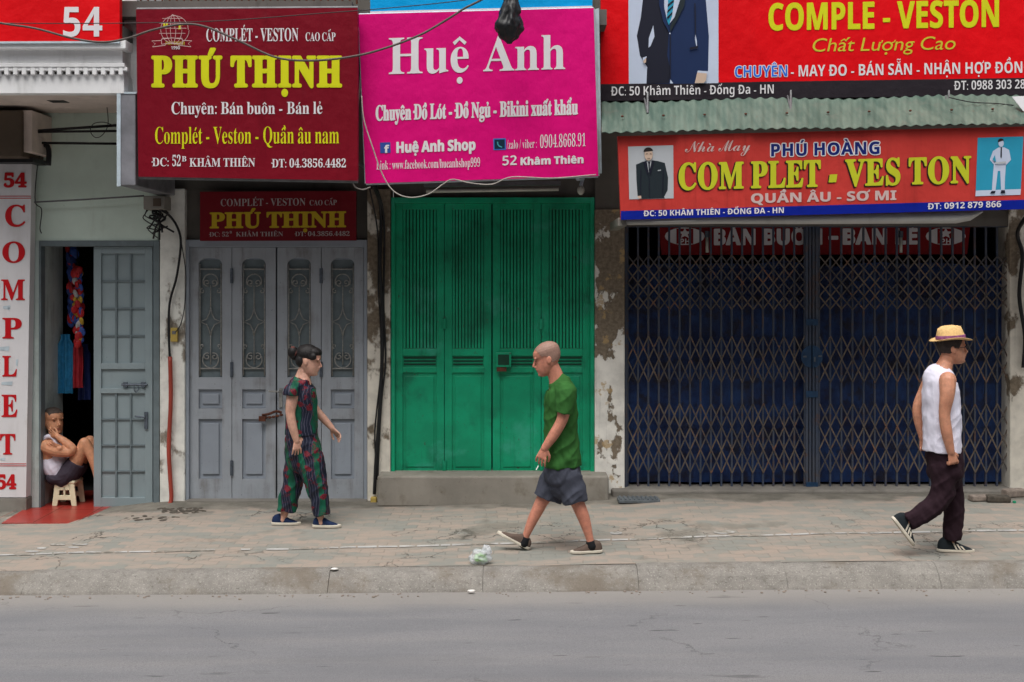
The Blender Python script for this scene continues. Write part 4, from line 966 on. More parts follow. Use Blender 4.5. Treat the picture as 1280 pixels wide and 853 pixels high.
# rolled canvas below it
mb = MB(); pts = []
prof = [(265, -.98), (276, -1.02), (283, -.97), (281, -.90)]
u = [(779, 273.5, 281.5), (900, 270, 280), (1000, 268.5, 280.5), (1100, 266, 280), (1195, 264.5, 279.5), (1213, 264, 276), (1229, 263, 265.5)]
vs_ = []
for x, ya, yb in u: vs_ += [P(x, ya, -1.24), P(x, (ya + yb) / 2, -1.27), P(x, yb, -1.255), P(x, yb, -1.20), P(x, ya, -1.19)]
fs = [(i * 5 + j, i * 5 + (j + 1) % 5, (i + 1) * 5 + (j + 1) % 5, (i + 1) * 5 + j) for i in range(len(u) - 1) for j in range(5)] + [tuple(range(5)), tuple(range((len(u) - 1) * 5, len(u) * 5))]
mb.add(vs_, fs); tag(mb.build('canvas_blind', 'canvas', smooth=True), 'rolled grey white canvas blind under the faded red banner', 'blind')
mb = MB(); p = P(779, 278, -1.25); mb.box(p.x - .05, p.x + .03, -1.27, -.4, p.z - .04, p.z + .04); tag(mb.build('canvas_bracket', 'meter', bevel=.01), 'small rusty bracket at the left end of the canvas blind', 'bracket')
# red sign behind the gate
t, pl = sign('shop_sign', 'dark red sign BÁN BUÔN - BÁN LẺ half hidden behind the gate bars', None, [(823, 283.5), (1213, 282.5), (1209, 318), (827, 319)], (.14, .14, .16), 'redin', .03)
write(pl, t, 'BÁN BUÔN', 'sans', 893, 306, 1027, 305.5, 19, 'i_white', .03); write(pl, t, '-', 'sans', 1036, 305.5, 1047, 305.5, 26, 'i_white', .02); write(pl, t, 'BÁN LẺ', 'sans', 1054, 305.5, 1146, 305, 19, 'i_white', .03)
for cx in (856, 1182):
    art(pl, t, 'emblem', [('i_white', circ(cx, 295.5, 25, 11)), ('redin', [(cx - 10.5, 286), (cx + 10.5, 286), (cx + 10.5, 305), (cx - 10.5, 305)]), ('i_white', [(cx + 8.5 * math.sin(R(a)) * k, 292 - 7 * math.cos(R(a)) * k) for a, k in [(i * 36, 1 if i % 2 == 0 else .45) for i in range(10)]])], .003)
    write(pl, t, 'PH', 'sans', cx - 6, 305.5, cx + 6, 305.5, 7, 'i_white', .0, lift=.008)

# ------------------------------------------------------------------ lamps, boxes, pipes and wires on the fronts
mb = MB(); a = P(530, 236.5, -.85); b = P(701, 234, -.85)
t = thing('tube_lamp', 'unlit double strip lamp under the pink sign', 'lamp', P(615, 240, -.85))
mb.hexa([a + Vector((0, -.02, .055)), b + Vector((0, -.02, .055)), b + Vector((0, -.02, .02)), a + Vector((0, -.02, .02)), a + Vector((0, .06, .055)), b + Vector((0, .06, .055)), b + Vector((0, .06, .02)), a + Vector((0, .06, .02))]); mb.build('housing', 'frame_steel', t)
mb = MB(); mb.tube([a + Vector((.02, .0, -.02)), b + Vector((-.02, 0, -.02))], .017, 8); mb.build('tube', 'tube', t, smooth=True)
mb = MB(); mb.tube([a + Vector((.03, .04, .02)), P(533, 200, -.85) + Vector((0, .04, 0))], .01); mb.tube([b + Vector((-.03, .04, .02)), P(698, 200, -.85) + Vector((0, .04, 0))], .01); mb.build('hanger', 'frame_steel', t)
t = thing('bare_bulb', 'small bare bulb dangling under the right end of the pink sign', 'bulb', P(726, 241, -.9)); mb = MB(); p = P(726, 238, -.9); mb.ell(p, .035, .035, .045); mb.build('bulb', 'tube', t, smooth=True); mb = MB(); mb.tube([p + Vector((0, 0, .04)), p + Vector((.02, .02, .11)), P(722, 224, -1.05)], .018, 8); mb.build('socket', 'frame_white', t)
for px, nm in ((884, 'small white stick lamp hanging behind the gate, under the word BUÔN side emblem'), (1126, 'small white stick lamp hanging behind the gate, under the word LẺ')):
    t = thing('stick_lamp', 'small white stick lamp behind the gate at the beginning of BÁN BUÔN' if px < 900 else 'small white stick lamp behind the gate in front of the word LẺ', 'lamp', P(px, 317, .1), 'stick lamps behind the gate')
    mb = MB(); mb.tube([P(px, 297, .10), P(px, 316, .10)], .017, 8); mb.build('tube', 'tube', t, smooth=True); mb = MB(); mb.tube([P(px, 289, .10), P(px, 297, .10)], .024, 8); mb.build('holder', 'hinge', t)
# black plastic bag tied round a lamp over the pink sign
t = thing('wrapped_lamp', 'black plastic bag tied over a lamp in front of the pink sign', 'lamp', P(637, 52, -1.75))
mb = MB(); c = P(637, 27, -1.75); nu, nv = 48, 40; vs_ = []
for j in range(nv + 1):
    v = j / nv; z = c.z + .28 - .47 * v; r = interp([(0, .03), (.2, .055), (.45, .085), (.7, .098), (.88, .075), (1, .02)], v)
    for i in range(nu):
        a = 2 * math.pi * i / nu; q = Vector((math.cos(a) * 2.2, math.sin(a) * 2.2, v * 3.5)); rr = r * (1 + .28 * noise.noise(q) + .16 * (1 - 2 * abs(noise.noise(q * 1.9))) + .09 * math.sin(7 * a + 9 * v))
        vs_.append((c.x + rr * math.cos(a) + .01 * math.sin(v * 6), c.y + rr * math.sin(a), z))
mb.add(vs_, [(j * nu + i, j * nu + (i + 1) % nu, (j + 1) * nu + (i + 1) % nu, (j + 1) * nu + i) for j in range(nv) for i in range(nu)] + [tuple(range(nu)), tuple(range(nv * nu, nv * nu + nu))]); mb.build('black_bag', 'plastic_bag_black', t, smooth=True)
mb = MB(); mb.tube([c + Vector((0, 0, .26)), P(640, -25, -1.6), P(645, -40, -1.1)], .016, 8, 4); mb.build('lamp_arm', 'frame_steel', t)

def wire(name, label, cat, pts, r, mat, group=None, k=6):
    o = MB().tube([P(*p) for p in pts], r, 7, k).build(name, mat, smooth=True); tag(o, label, cat, group); return o
wire('cable', 'thick grey cable sagging across the front of all the left hand signs', 'cable', [(-40, 20, -1.9), (0, 29, -1.9), (45, 36, -1.9), (90, 48, -1.9), (128, 53, -1.9), (160, 48, -1.9), (190, 38, -1.9), (228, 30.5, -1.9), (258, 34, -1.9), (300, 52, -1.9), (345, 72, -1.9), (390, 76, -1.9), (440, 71, -1.9), (480, 61, -1.9), (525, 44, -1.9), (560, 24, -1.9), (590, 6, -1.9), (640, -12, -1.9), (800, -40, -1.8)], .0095, 'cable')
wire('cable', 'thin black wire stretched along the top of the maroon and pink signs', 'cable', [(-30, 29, -1.75), (60, 29.5, -1.75), (170, 29, -1.75), (280, 26, -1.75), (400, 17, -1.75), (466, 12, -1.75), (560, 3, -1.75), (640, -8, -1.75)], .004, 'black')
wire('cable', 'pale thin wire looping below the pink sign', 'cable', [(452, 120, -1.3), (455, 150, -1.3), (466, 185, -1.3), (478, 218, -1.3), (492, 239, -1.3), (512, 247, -1.3), (535, 243, -1.3), (553, 231, -1.3), (566, 224.5, -1.3), (588, 229, -1.3), (615, 230.5, -1.3), (640, 221.5, -1.3), (690, 223, -1.3), (745, 218.5, -1.3)], .0055, 'wcable')
wire('cable', 'pale wire hanging in the gap between the maroon and pink signs', 'cable', [(451, 90, -1.15), (447, 140, -1.15), (441, 190, -1.15), (441, 228, -1.15), (452, 237, -1.15), (463, 234, -1.15)], .006, 'wcable')
for i, (pts, r, lb) in enumerate((
    ([(466, 232, -.3), (476, 262, -.06), (475, 330, -.05), (477, 370, -.05), (478, 440, -.05), (474, 520, -.05), (470, 575, -.05), (468, 618, -.05)], .017, 'thickest black cable running down the cracked pillar by the green doors'),
    ([(470, 232, -.2), (480, 275, -.05), (479.5, 380, -.05), (482, 450, -.05), (477, 500, -.05), (473.5, 560, -.05), (472, 600, -.05)], .010, 'thinner black cable beside the thick one on the cracked pillar'),
    ([(462, 236, -.2), (472, 290, -.05), (473, 360, -.05), (476, 415, -.05), (475.5, 470, -.05), (468.5, 540, -.05), (471, 590, -.05)], .008, 'thinnest black cable curving down the cracked pillar'))):
    wire('power_cable', lb, 'cable', pts, r, 'black', 'black cables on the cracked pillar')
wire('power_cable', 'black cable dropping from the meter box into the red pipe on the white pillar', 'cable', [(200, 262, -.2), (212, 270, -.1), (222, 285, -.06), (226, 305, -.05), (221, 345, -.05), (212, 380, -.05), (211, 420, -.05), (212.5, 450, -.05)], .012, 'black')
wire('cable', 'thin black wire from the meter box to the yellowed socket', 'cable', [(226, 300, -.05), (232, 340, -.05), (231, 380, -.05), (226, 405, -.05), (219, 416, -.05)], .005, 'black')
o = MB().tube([P(*p) for p in ((212.5, 446, -.06), (213.5, 500, -.06), (211, 560, -.06), (213, 600, -.06), (214, 625, -.07), (209, 634, -.10))], .021, 10, 5).build('conduit_pipe', 'redpipe', smooth=True); tag(o, 'red plastic pipe running down the white pillar to the pavement', 'pipe')
t = thing('wall_socket', 'yellowed little socket box on the white pillar beside the red pipe', 'socket', P(217, 426, -.03)); MB().pbox(213, 221.5, 410, 427.5, -.05, -.011).build('box', 'socket', t, bevel=.006); mb = MB(); mb.pbox(215, 219.5, 414, 418, -.054, -.05); mb.build('face', 'frame_steel', t)
t = thing('meter_box', 'grimy grey electricity box with loose wires over the white pillar', 'box', P(193, 264, -.2)); MB().pbox(179, 206, 245, 262, -.22, -.001).build('box', 'meter', t, bevel=.01); mb = MB(); mb.pbox(191, 201, 248, 258, -.228, -.22); mb.build('cover', 'darkbox', t, bevel=.004)
mb = MB(); rw = random.Random(4)
for i in range(9): p = P(184 + 2.4 * i, 261, -.12); q = [p] + [p + Vector((rw.uniform(-.05, .12), rw.uniform(-.04, .06), -.06 * (k + 1) * rw.uniform(.6, 1.3))) for k in range(4)]; mb.tube(q, rw.uniform(.005, .011), 6, 4)
mb.build('loose_wires', 'black', t, smooth=True)
t = thing('wooden_box', 'dark brown box fixed under the white cornice above the upright sign', 'box', P(18, 200, -.5)); MB().pbox(-60, 27, 138, 196, -.55, -.003).build('box', 'darkbox', t, bevel=.01); MB().pbox(27.3, 40, 138, 190, -.5, -.003).build('side_panel', 'redpipe' if False else 'soffit', t, bevel=.005); MB().pbox(-60, 41, 197, 203, -.35, -.003).build('shelf', 'black', t)
G_ = 'rods under the cornice'
wire('rod', 'black rod just under the cornice, upper one of the pair', 'rod', [(28, 165, -.35), (145, 157, -.35)], .014, 'black', G_, 0)
wire('rod', 'black rod just under the cornice, lower one of the pair', 'rod', [(28, 165.5, -.35), (146, 164, -.35)], .012, 'black', G_, 0)
wire('rod', 'black rod crossing the pale green wall midway', 'rod', [(52, 179, -.25), (146, 180, -.25)], .013, 'black', G_, 0)
wire('rod', 'thin grey rod low on the pale green wall, leading to the meter box', 'rod', [(43, 253, -.12), (100, 250, -.12), (180, 245, -.12)], .009, 'frame_steel', G_, 0)
wire('wire_loop', 'thin wire coiled into a ring below the cornice', 'wire', [(133, 128, -.4), (135, 155, -.4), (128, 169, -.4), (119, 172, -.4), (113, 164, -.4), (117, 155, -.4), (130, 153, -.4), (144, 158, -.4)], .004, 'black')
wire('hanging_wire', 'tangled wires hanging beside the upright sign', 'wire', [(30, 160, -.3), (46, 178, -.2), (50, 190, -.15), (46, 215, -.1), (44, 252, -.1), (52, 262, -.1), (50, 285, -.1), (52, 292, -.1)], .005, 'black')
o = MB().tube([P(*p) for p in ((48, 180, -.2), (58, 182, -.2), (61, 190, -.2), (60.5, 207, -.2))], .026, 8, 3).build('drain_stub', 'black', smooth=True); tag(o, 'short black bent pipe on the pale green wall', 'pipe')
t = thing('ceiling_lamp', 'little dark lamp fixed to the underside of the white cornice', 'lamp', P(70, 126, -.8)); MB().pbox(58, 80, 119.5, 126, -.85, -.7).build('housing', 'black', t, bevel=.006)
wire('corner_wire', 'bundle of black wires hanging down the grimy cream pillar', 'cable', [(1290, 262, -.5), (1272, 290, -.08), (1278, 320, -.06), (1274, 370, -.06), (1281, 420, -.06), (1279, 460, -.06)], .02, 'black')
wire('corner_wire', 'slack wires strung beneath the right end of the red sign', 'wire', [(1186, 122, -1.0), (1215, 128, -1.0), (1250, 130, -1.0), (1300, 136, -1.0)], .005, 'black')
mb = MB(); q = [P(1265, 121, -1.12), P(1300, 119, -1.12), P(1300, 150, -1.16), P(1279, 139, -1.15)]; mb.prism(q, (0, .006, .0)); tag(mb.build('white_sheet', 'whitesign'), 'loose white corner of sheet sticking out under the right end of the red sign', 'sheet')

# ------------------------------------------------------------------ small things on the pavement
def on_ground(px, py): return ground_at(px, py)
t0 = on_ground(602, 705)
t = thing('plastic_bag', 'knotted clear plastic bag with green scraps inside, lying on the pavement', 'bag', t0)
def crumple(c, rx, ry, rz, seed, mat, name, par, pinch=0.0, nu=56, nv=36):
    mb = MB(); vs_ = []
    for j in range(nv + 1):
        th = math.pi * j / nv
        for i in range(nu):
            a = 2 * math.pi * i / nu; d = Vector((math.sin(th) * math.cos(a), math.sin(th) * math.sin(a), math.cos(th)))
            k = 1 + .34 * noise.noise(d * 1.7 + Vector((seed, 0, 0))) + .10 * noise.noise(d * 3.3 + Vector((0, seed, 0))) + .13 * (1 - 2 * abs(noise.noise(d * 3.9 + Vector((0, 0, seed)))))
            q = Vector((d.x * rx * k, d.y * ry * k, d.z * rz * k)); q.x += pinch * max(0, d.z) ** 2 * rx
            if q.z < -rz * .8: q.z = -rz * .8
            vs_.append(Vector(c) + q)
    mb.add(vs_, [(j * nu + i, j * nu + (i + 1) % nu, (j + 1) * nu + (i + 1) % nu, (j + 1) * nu + i) for j in range(nv) for i in range(nu)])
    return mb.build(name, mat, par, smooth=True)
crumple(t0 + Vector((-.01, 0, .05)), .075, .062, .06, 2.0, 'clearbag', 'bag', t)
crumple(t0 + Vector((.04, 0, .098)), .034, .03, .046, 5.0, 'clearbag', 'knot', t)
crumple(t0 + Vector((-.005, -.008, .045)), .045, .035, .036, 7.0, 'leafgreen', 'contents', t)
for px, py, s_, lb in ((418, 716.5, .028, 'flat white scrap of paper on the kerb edge'), (589, 737, .028, 'crumpled white scrap at the foot of the kerb')):
    p = on_ground(px, py) if py < 720 else P(px, py, -2.90)
    if py > 720: p.z = G(p.x, -2.95) + .01
    o = crumple(p + Vector((0, 0, .012)), s_, s_ * .6, .009, px * .1, 'paper', 'paper_scrap', None, nu=14, nv=8); tag(o, lb, 'litter')
# grate, bricks, rubble
p = on_ground(798, 627); t = thing('drain_grate', 'grey plastic drain grate lying by the peeling pillar', 'grate', p)
mb = MB(); mb.box(p.x - .2, p.x + .2, p.y - .1, p.y + .1, p.z + .002, p.z + .03)
for k in range(9): mb.box(p.x - .185 + k * .043, p.x - .165 + k * .043, p.y - .085, p.y + .085, p.z + .0305, p.z + .042)
mb.build('grate', 'slate', t, bevel=.003)
for i, (px, py, rz, w, lb) in enumerate(((1228, 626, 8, .13, 'pale cement block, first of three at the foot of the cream pillar'), (1247, 627.5, -4, .11, 'old brick lying between two cement blocks'), (1268, 621, 15, .12, 'cement lump nearest the cream pillar foot'))):
    p = on_ground(px, py); m3 = Matrix.Rotation(R(rz), 3, 'Z'); h = .055 + .01 * i; cs = [(-w, -.055, h), (w, -.055, h * .85), (w, -.055, 0), (-w, -.055, 0), (-w * .9, .055, h), (w, .055, h), (w, .055, 0), (-w, .055, 0)]
    o = MB().hexa([p + m3 @ Vector(c) for c in cs]).build('brick', 'brick' if i != 1 else 'rubble', bevel=.012); tag(o, lb, 'brick', 'bricks at the foot of the pillar')
mb = MB(); rr = random.Random(12)
for i in range(60):
    px = rr.gauss(226, 14) if i < 48 else rr.gauss(185, 22); py = (638 + rr.gauss(0, 1.8)) if i < 48 else 648 + rr.gauss(0, 3)
    if 118 < px < 260 and py < 655 and not (px < 150 and py < 653): p = on_ground(px, py); mb.ell(p + Vector((0, 0, .002)), rr.uniform(.01, .05), rr.uniform(.01, .04), rr.uniform(.003, .009), Matrix.Rotation(rr.uniform(0, 3), 3, 'Z'), nu=7, nv=4)
tag(mb.build('rubble', 'rubble'), 'dark rubble and dirt at the foot of the white pillar', 'rubble', None, 'stuff')
mb = MB(); rr = random.Random(21)
for i in range(150):
    x = rr.uniform(-5.6, 5.6); z = 0; y = -2.89 - abs(rr.gauss(0, .05)); s_ = rr.uniform(.004, .014); mb.ell((x, y, roadz(x, y) + s_ * .3), s_, s_ * .8, s_ * .6, nu=6, nv=4)
tag(mb.build('gravel', 'brick'), 'loose grit lying along the gutter', 'grit', None, 'stuff')
t = thing('bottle_cap', 'tiny green cap on the cement near the bricks', 'cap', on_ground(1268, 629)); p = on_ground(1268, 629); mb = MB(); mb.tube([p + Vector((0, 0, .002)), p + Vector((0, 0, .02))], .016, 12); o = mb.build('cap', 'green', t)
mb = MB(); p = P(467, 625, -.08); mb.box(p.x - .03, p.x + .03, -.10, -.02, p.z - .03, p.z + .025); tag(mb.build('yellow_block', 'socket', bevel=.008), 'small yellow block where the black cables reach the ground', 'block')

# ------------------------------------------------------------------ wares hanging in the dark doorway
rs = random.Random(8)
def hang(name, label, px, y0, y1, Y, n, mats, w=.07, lean=0, group=None):
    t = thing(name, label, 'packets' if 'pack' in name else 'clothes', P(px, y1, Y), group)
    by = {}
    for i in range(n):
        f = i / n; p = P(px + rs.uniform(-4.5, 4.5) + lean * f, y0 + (y1 - y0) * f, Y + rs.uniform(-.05, .05)); m = rs.choice(mats); rot = Matrix.Rotation(rs.uniform(-.5, .5), 3, 'Y') @ Matrix.Rotation(rs.uniform(-.8, .8), 3, 'Z')
        by.setdefault(m, MB()).ell(p, w * rs.uniform(.5, .9), .018, w * rs.uniform(.7, 1.1), rot, 8, 6)
    for m, mb in by.items(): mb.build('packet', m, t)
    mb = MB(); mb.tube([P(px, 296, Y), P(px + lean, y1, Y)], .005); mb.build('string', 'black', t)
Gp = 'strings of packets in the doorway'
hang('packet_string', 'string of mostly red snack packets in the dark doorway', 96, 335, 432, .42, 60, ['sn_red', 'sn_red', 'sn_yel', 'sn_white', 'sn_blue'], .05, 3, Gp)
hang('packet_string', 'string of mostly blue packets in the doorway, behind the red one', 89, 312, 405, .52, 36, ['sn_blue', 'sn_blue', 'sn_red', 'cl_navy'], .06, 4, Gp)
def garment(name, label, px0, px1, py0, py1, Y, mat):
    mb = MB(); nx, nz = 10, 12; vs_ = []
    for j in range(nz + 1):
        for i in range(nx + 1):
            u, v = i / nx, j / nz; p = P(px0 + (px1 - px0) * (u if v > .15 else .2 + .6 * u), py0 + (py1 - py0) * v, Y); p.y += .03 * math.sin(u * 14 + px0) + .02 * noise.noise(Vector((u * 4, v * 3, px0))); vs_.append(p)
    fr = list(vs_); bk = [v + Vector((0, .012, 0)) for v in vs_]; k = len(fr)
    fs = [(j * (nx + 1) + i, j * (nx + 1) + i + 1, (j + 1) * (nx + 1) + i + 1, (j + 1) * (nx + 1) + i) for j in range(nz) for i in range(nx)]
    mb.add(fr + bk, fs + [tuple(q + k for q in f)[::-1] for f in fs]); tag(mb.build(name, mat, smooth=True), label, 'clothes', 'clothes hanging in the doorway')
garment('hanging_garment', 'teal blue garment hanging low in the dark doorway', 73, 92, 418, 492, .5, 'cl_blue')
garment('hanging_garment', 'dark red garment hanging in the doorway beside the teal one', 90, 104, 425, 485, .45, 'cl_red')
garment('hanging_garment', 'navy garment deepest in the doorway', 98, 114, 430, 500, .6, 'cl_navy')

# ------------------------------------------------------------------ people
def unify(mb, name, mat, parent, voxel, smooth_it=4, fold=0.0, seed=0.0, sub=False):
    """melt the overlapping closed shapes of mb into one continuous skin"""
    me = bpy.data.meshes.new('t'); me.from_pydata(mb.v, [], mb.f)
    bm = bmesh.new(); bm.from_mesh(me); bmesh.ops.recalc_face_normals(bm, faces=bm.faces); bm.to_mesh(me); bm.free()
    o = bpy.data.objects.new('t', me); COL.objects.link(o)
    r = o.modifiers.new('r', 'REMESH'); r.mode = 'VOXEL'; r.voxel_size = voxel; r.adaptivity = 0
    s_ = o.modifiers.new('s', 'SMOOTH'); s_.factor = .5; s_.iterations = smooth_it
    dg = bpy.context.evaluated_depsgraph_get(); dg.update()
    m2 = bpy.data.meshes.new_from_object(o.evaluated_get(dg)); bpy.data.objects.remove(o); bpy.data.meshes.remove(me)
    base = wloc(parent)
    ns = [v.normal.copy() for v in m2.vertices]
    for v, n_ in zip(m2.vertices, ns):
        c = v.co.copy()
        if fold:
            q = c * 9 + Vector((seed, 0, 0)); sx = noise.noise(Vector((q.x * 1.5 + q.z * .8, q.y, q.z * .45))) ; ridge = 1 - abs(noise.noise(Vector((q.x * .9 - q.z * .9 + 7, q.y * .9, q.z * .55)))) * 2
            c += n_ * fold * (sx * .8 + ridge * .9 - .45 + .35 * noise.noise(Vector((q.x * 3.1 + q.z * 1.9, q.y * 3, q.z * 1.1))))
        v.co = c - base
    m2.name = name; m2.materials.clear(); m2.materials.append(M[mat])
    for p in m2.polygons: p.use_smooth = True
    ob = bpy.data.objects.new(name, m2); COL.objects.link(ob); ob.parent = parent
    return ob

class Fig:
    def __init__(s, Y, face): s.Y = Y; s.m = (Y - CAM.y) / F; s.face = face
    def at(s, px, py, w=0): p = P(px, py, s.Y); p.y += w * s.m; return p
    def loft(s, mb, st, n=16, k=4, r0=True, r1=True, ex=2.0):
        """stations (px, py, depth px, half width px in the picture plane, half depth px)"""
        st = [q if len(q) == 5 else (*q, q[3]) for q in st]
        C = [s.at(*q[:3]) for q in st]; A = [q[3] * s.m for q in st]; B = [q[4] * s.m for q in st]
        C, A, B = spline(C, k, A, B); N_ = len(C); rings = []
        def frame(i):
            t = (C[min(i + 1, N_ - 1)] - C[max(i - 1, 0)]).normalized()
            nn = Vector((t.z, 0, -t.x)); nn = nn.normalized() if nn.length > .05 else Vector((1, 0, 0)); b = t.cross(nn).normalized(); return t, nn, b
        def ring(c, nn, b, a_, b_):
            k0 = len(mb.v)
            for j in range(n):
                t = 2 * math.pi * j / n; cx, sx = math.cos(t), math.sin(t)
                cx = math.copysign(abs(cx) ** (2 / ex), cx); sx = math.copysign(abs(sx) ** (2 / ex), sx)
                mb.v.append(c + nn * cx * a_ + b * sx * b_)
            rings.append(k0)
        if r0:
            t, nn, b = frame(0)
            for q in (.97, .75, .45): f = math.sqrt(1 - q * q); ring(C[0] - t * min(A[0], B[0]) * q, nn, b, A[0] * f, B[0] * f)
        for i in range(N_): t, nn, b = frame(i); ring(C[i], nn, b, A[i], B[i])
        if r1:
            t, nn, b = frame(N_ - 1)
            for q in (.45, .75, .97): f = math.sqrt(1 - q * q); ring(C[-1] + t * min(A[-1], B[-1]) * q, nn, b, A[-1] * f, B[-1] * f)
        for a, b in zip(rings, rings[1:]):
            for j in range(n): mb.f.append((a + j, a + (j + 1) % n, b + (j + 1) % n, b + j))
        mb.f.append(tuple(range(rings[0], rings[0] + n))[::-1]); mb.f.append(tuple(range(rings[-1], rings[-1] + n)))
        return mb
    def head(s, mb, cx, cy, H, pitch=0, yaw=0, w=0, wide=1.0):
        """H = chin to crown in pixels; pitch > 0 looks down; yaw > 0 turns towards the camera"""
        h = H * s.m; c = s.at(cx, cy, w); f = s.face
        rot = Matrix.Rotation(R(pitch) * f, 3, 'Y') @ Matrix.Rotation(R(-yaw) * f, 3, 'Z')
        def L(x, y, z): return c + rot @ Vector((x * f, y, z - .5)) * h
        s.L = L; s.hr = rot; s.h = h
        prof = [(-.02, .28, .02, .09), (.02, .35, -.05, .16), (.07, .375, -.10, .205), (.13, .385, -.15, .235), (.20, .39, -.22, .262), (.27, .385, -.29, .285), (.35, .375, -.36, .30), (.43, .365, -.41, .31), (.50, .345, -.44, .318), (.545, .355, -.455, .322), (.60, .385, -.462, .328), (.68, .385, -.465, .338), (.76, .36, -.46, .335), (.84, .29, -.43, .305), (.91, .19, -.36, .25), (.96, .08, -.26, .175), (.99, -.03, -.16, .08)]
        s.PROF = prof; n = 24; k0 = len(mb.v)
        for z, fr, bk, hw in prof:
            mx = (fr + bk) / 2; ax = (fr - bk) / 2
            for j in range(n):
                t = 2 * math.pi * j / n; cx_, sx_ = math.cos(t), math.sin(t)
                taper = 1 - .22 * max(0, cx_) ** 1.5 if z < .6 else 1 - .1 * max(0, cx_)
                mb.v.append(L(mx + ax * math.copysign(abs(cx_) ** .88, cx_), hw * wide * math.copysign(abs(sx_) ** .9, sx_) * taper, z))
        for i in range(len(prof) - 1):
            for j in range(n): a = k0 + i * n + j; b = k0 + i * n + (j + 1) % n; mb.f.append((a, b, b + n, a + n))
        mb.f.append(tuple(range(k0, k0 + n))[::-1]); e = k0 + (len(prof) - 1) * n; mb.f.append(tuple(range(e, e + n)))
        E = lambda x, y, z, a, b, c_: mb.ell(L(x, y, z), a * h, b * h, c_ * h, rot, 10, 8)
        mb.tube([L(.345, 0, .56), L(.40, 0, .47), L(.445, 0, .385), L(.455, 0, .345)], [.03 * h, .036 * h, .046 * h, .05 * h], 8, 3)
        for sy in (-1, 1):
            E(.405, .045 * sy, .325, .04, .035, .032); E(.335, .14 * sy, .595, .045, .10, .035)
            E(.15, .165 * sy, .40, .10, .10, .12)
            mb.ell(L(-.055, .325 * sy * wide, .445), .075 * h, .03 * h, .125 * h, rot @ Matrix.Rotation(-.25 * f, 3, 'Y'), 10, 8)
        E(.385, 0, .29, .05, .075, .07); E(.382, 0, .235, .03, .10, .022); E(.376, 0, .175, .03, .085, .026); E(.345, 0, .075, .06, .10, .06)
    def cap(s, name, mat, parent, off, front, temple, nape, wide=1.0):
        """close cropped hair: a thin shell over the skull behind the hairline"""
        L, h = s.L, s.h; prof = s.PROF; zs = [q[0] for q in prof]; n = 120; rows = [nape - .02 + (1.0 - nape + .02) * i / 80 for i in range(81)]; mb = MB(); ok = []
        def at(z):
            for a, b in zip(prof, prof[1:]):
                if z <= b[0]: t = (z - a[0]) / (b[0] - a[0]); return [a[i] + (b[i] - a[i]) * t for i in range(1, 4)]
            return list(prof[-1][1:])
        for z in rows:
            zz = min(z, .985); fr, bk, hw = at(zz); mx, ax = (fr + bk) / 2, (fr - bk) / 2 + off; hw = hw * wide + off
            for j in range(n):
                t = 2 * math.pi * j / n; c, q = math.cos(t), math.sin(t); tp = 1 - .22 * max(0, c) ** 1.5 if z < .6 else 1 - .1 * max(0, c)
                x = mx + ax * math.copysign(abs(c) ** .88, c); y = hw * math.copysign(abs(q) ** .9, q) * tp
                mb.v.append(L(x, y, zz + off * max(0, (z - .6) / .4)))
                line = nape if x < -.12 else temple + (nape - temple) * max(0, (-x) / .12) if x < .0 else (temple if x < .12 else temple + (front - temple) * min(1, (x - .12) / .14))
                ok.append(z > line + .02 * noise.noise(Vector((x * 14, y * 14, 1))))
        for i in range(80):
            for j in range(n):
                f_ = (i * n + j, i * n + (j + 1) % n, (i + 1) * n + (j + 1) % n, (i + 1) * n + j)
                if sum(ok[q] for q in f_) >= 2: mb.f.append(f_)
        mb.f.append(tuple(range(80 * n, 81 * n)))
        return mb.build(name, mat, parent, smooth=True)
    def face_parts(s, body, brow='brow', lip='lip', closed=True):
        L, h, rot = s.L, s.h, s.hr
        for sy in (-1, 1):
            MB().ell(L(.338, .145 * sy, .522), .018 * h, .032 * h, .011 * h, rot, 10, 6).build('eye', 'eye', body, smooth=True)
            mb = MB(); mb.tube([L(.388, .07 * sy, .610), L(.368, .14 * sy, .622), L(.330, .205 * sy, .60)], [.007 * h, .010 * h, .005 * h], 6, 3); mb.build('eyebrow', brow, body, smooth=True)
        mb = MB(); mb.ell(L(.398, 0, .228), .018 * h, .085 * h, .012 * h, rot, 10, 6); mb.ell(L(.393, 0, .190), .018 * h, .075 * h, .013 * h, rot, 10, 6); mb.build('lips', lip, body, smooth=True)
    def hand(s, mb, wrist, tip, palm, curl=.35, size=.18, thumb=1, spread=1.0, fist=False):
        """wrist and tip are points, palm the direction the palm faces"""
        d = (tip - wrist).normalized(); pn = (palm - d * palm.dot(d)).normalized(); lat = d.cross(pn) * thumb
        k = size / .185
        ctr = [(0, .024, .017), (.03, .033, .016), (.065, .041, .015), (.092, .040, .012)]
        r0 = len(mb.v); n = 12
        for u, a, b in ctr:
            for j in range(n):
                t = 2 * math.pi * j / n; mb.v.append(wrist + (d * u + lat * a * math.cos(t) + pn * b * math.sin(t)) * k)
        for i in range(len(ctr) - 1):
            for j in range(n): mb.f.append((r0 + i * n + j, r0 + i * n + (j + 1) % n, r0 + (i + 1) * n + (j + 1) % n, r0 + (i + 1) * n + j))
        mb.f.append(tuple(range(r0, r0 + n))[::-1]); e = r0 + 3 * n; mb.f.append(tuple(range(e, e + n)))
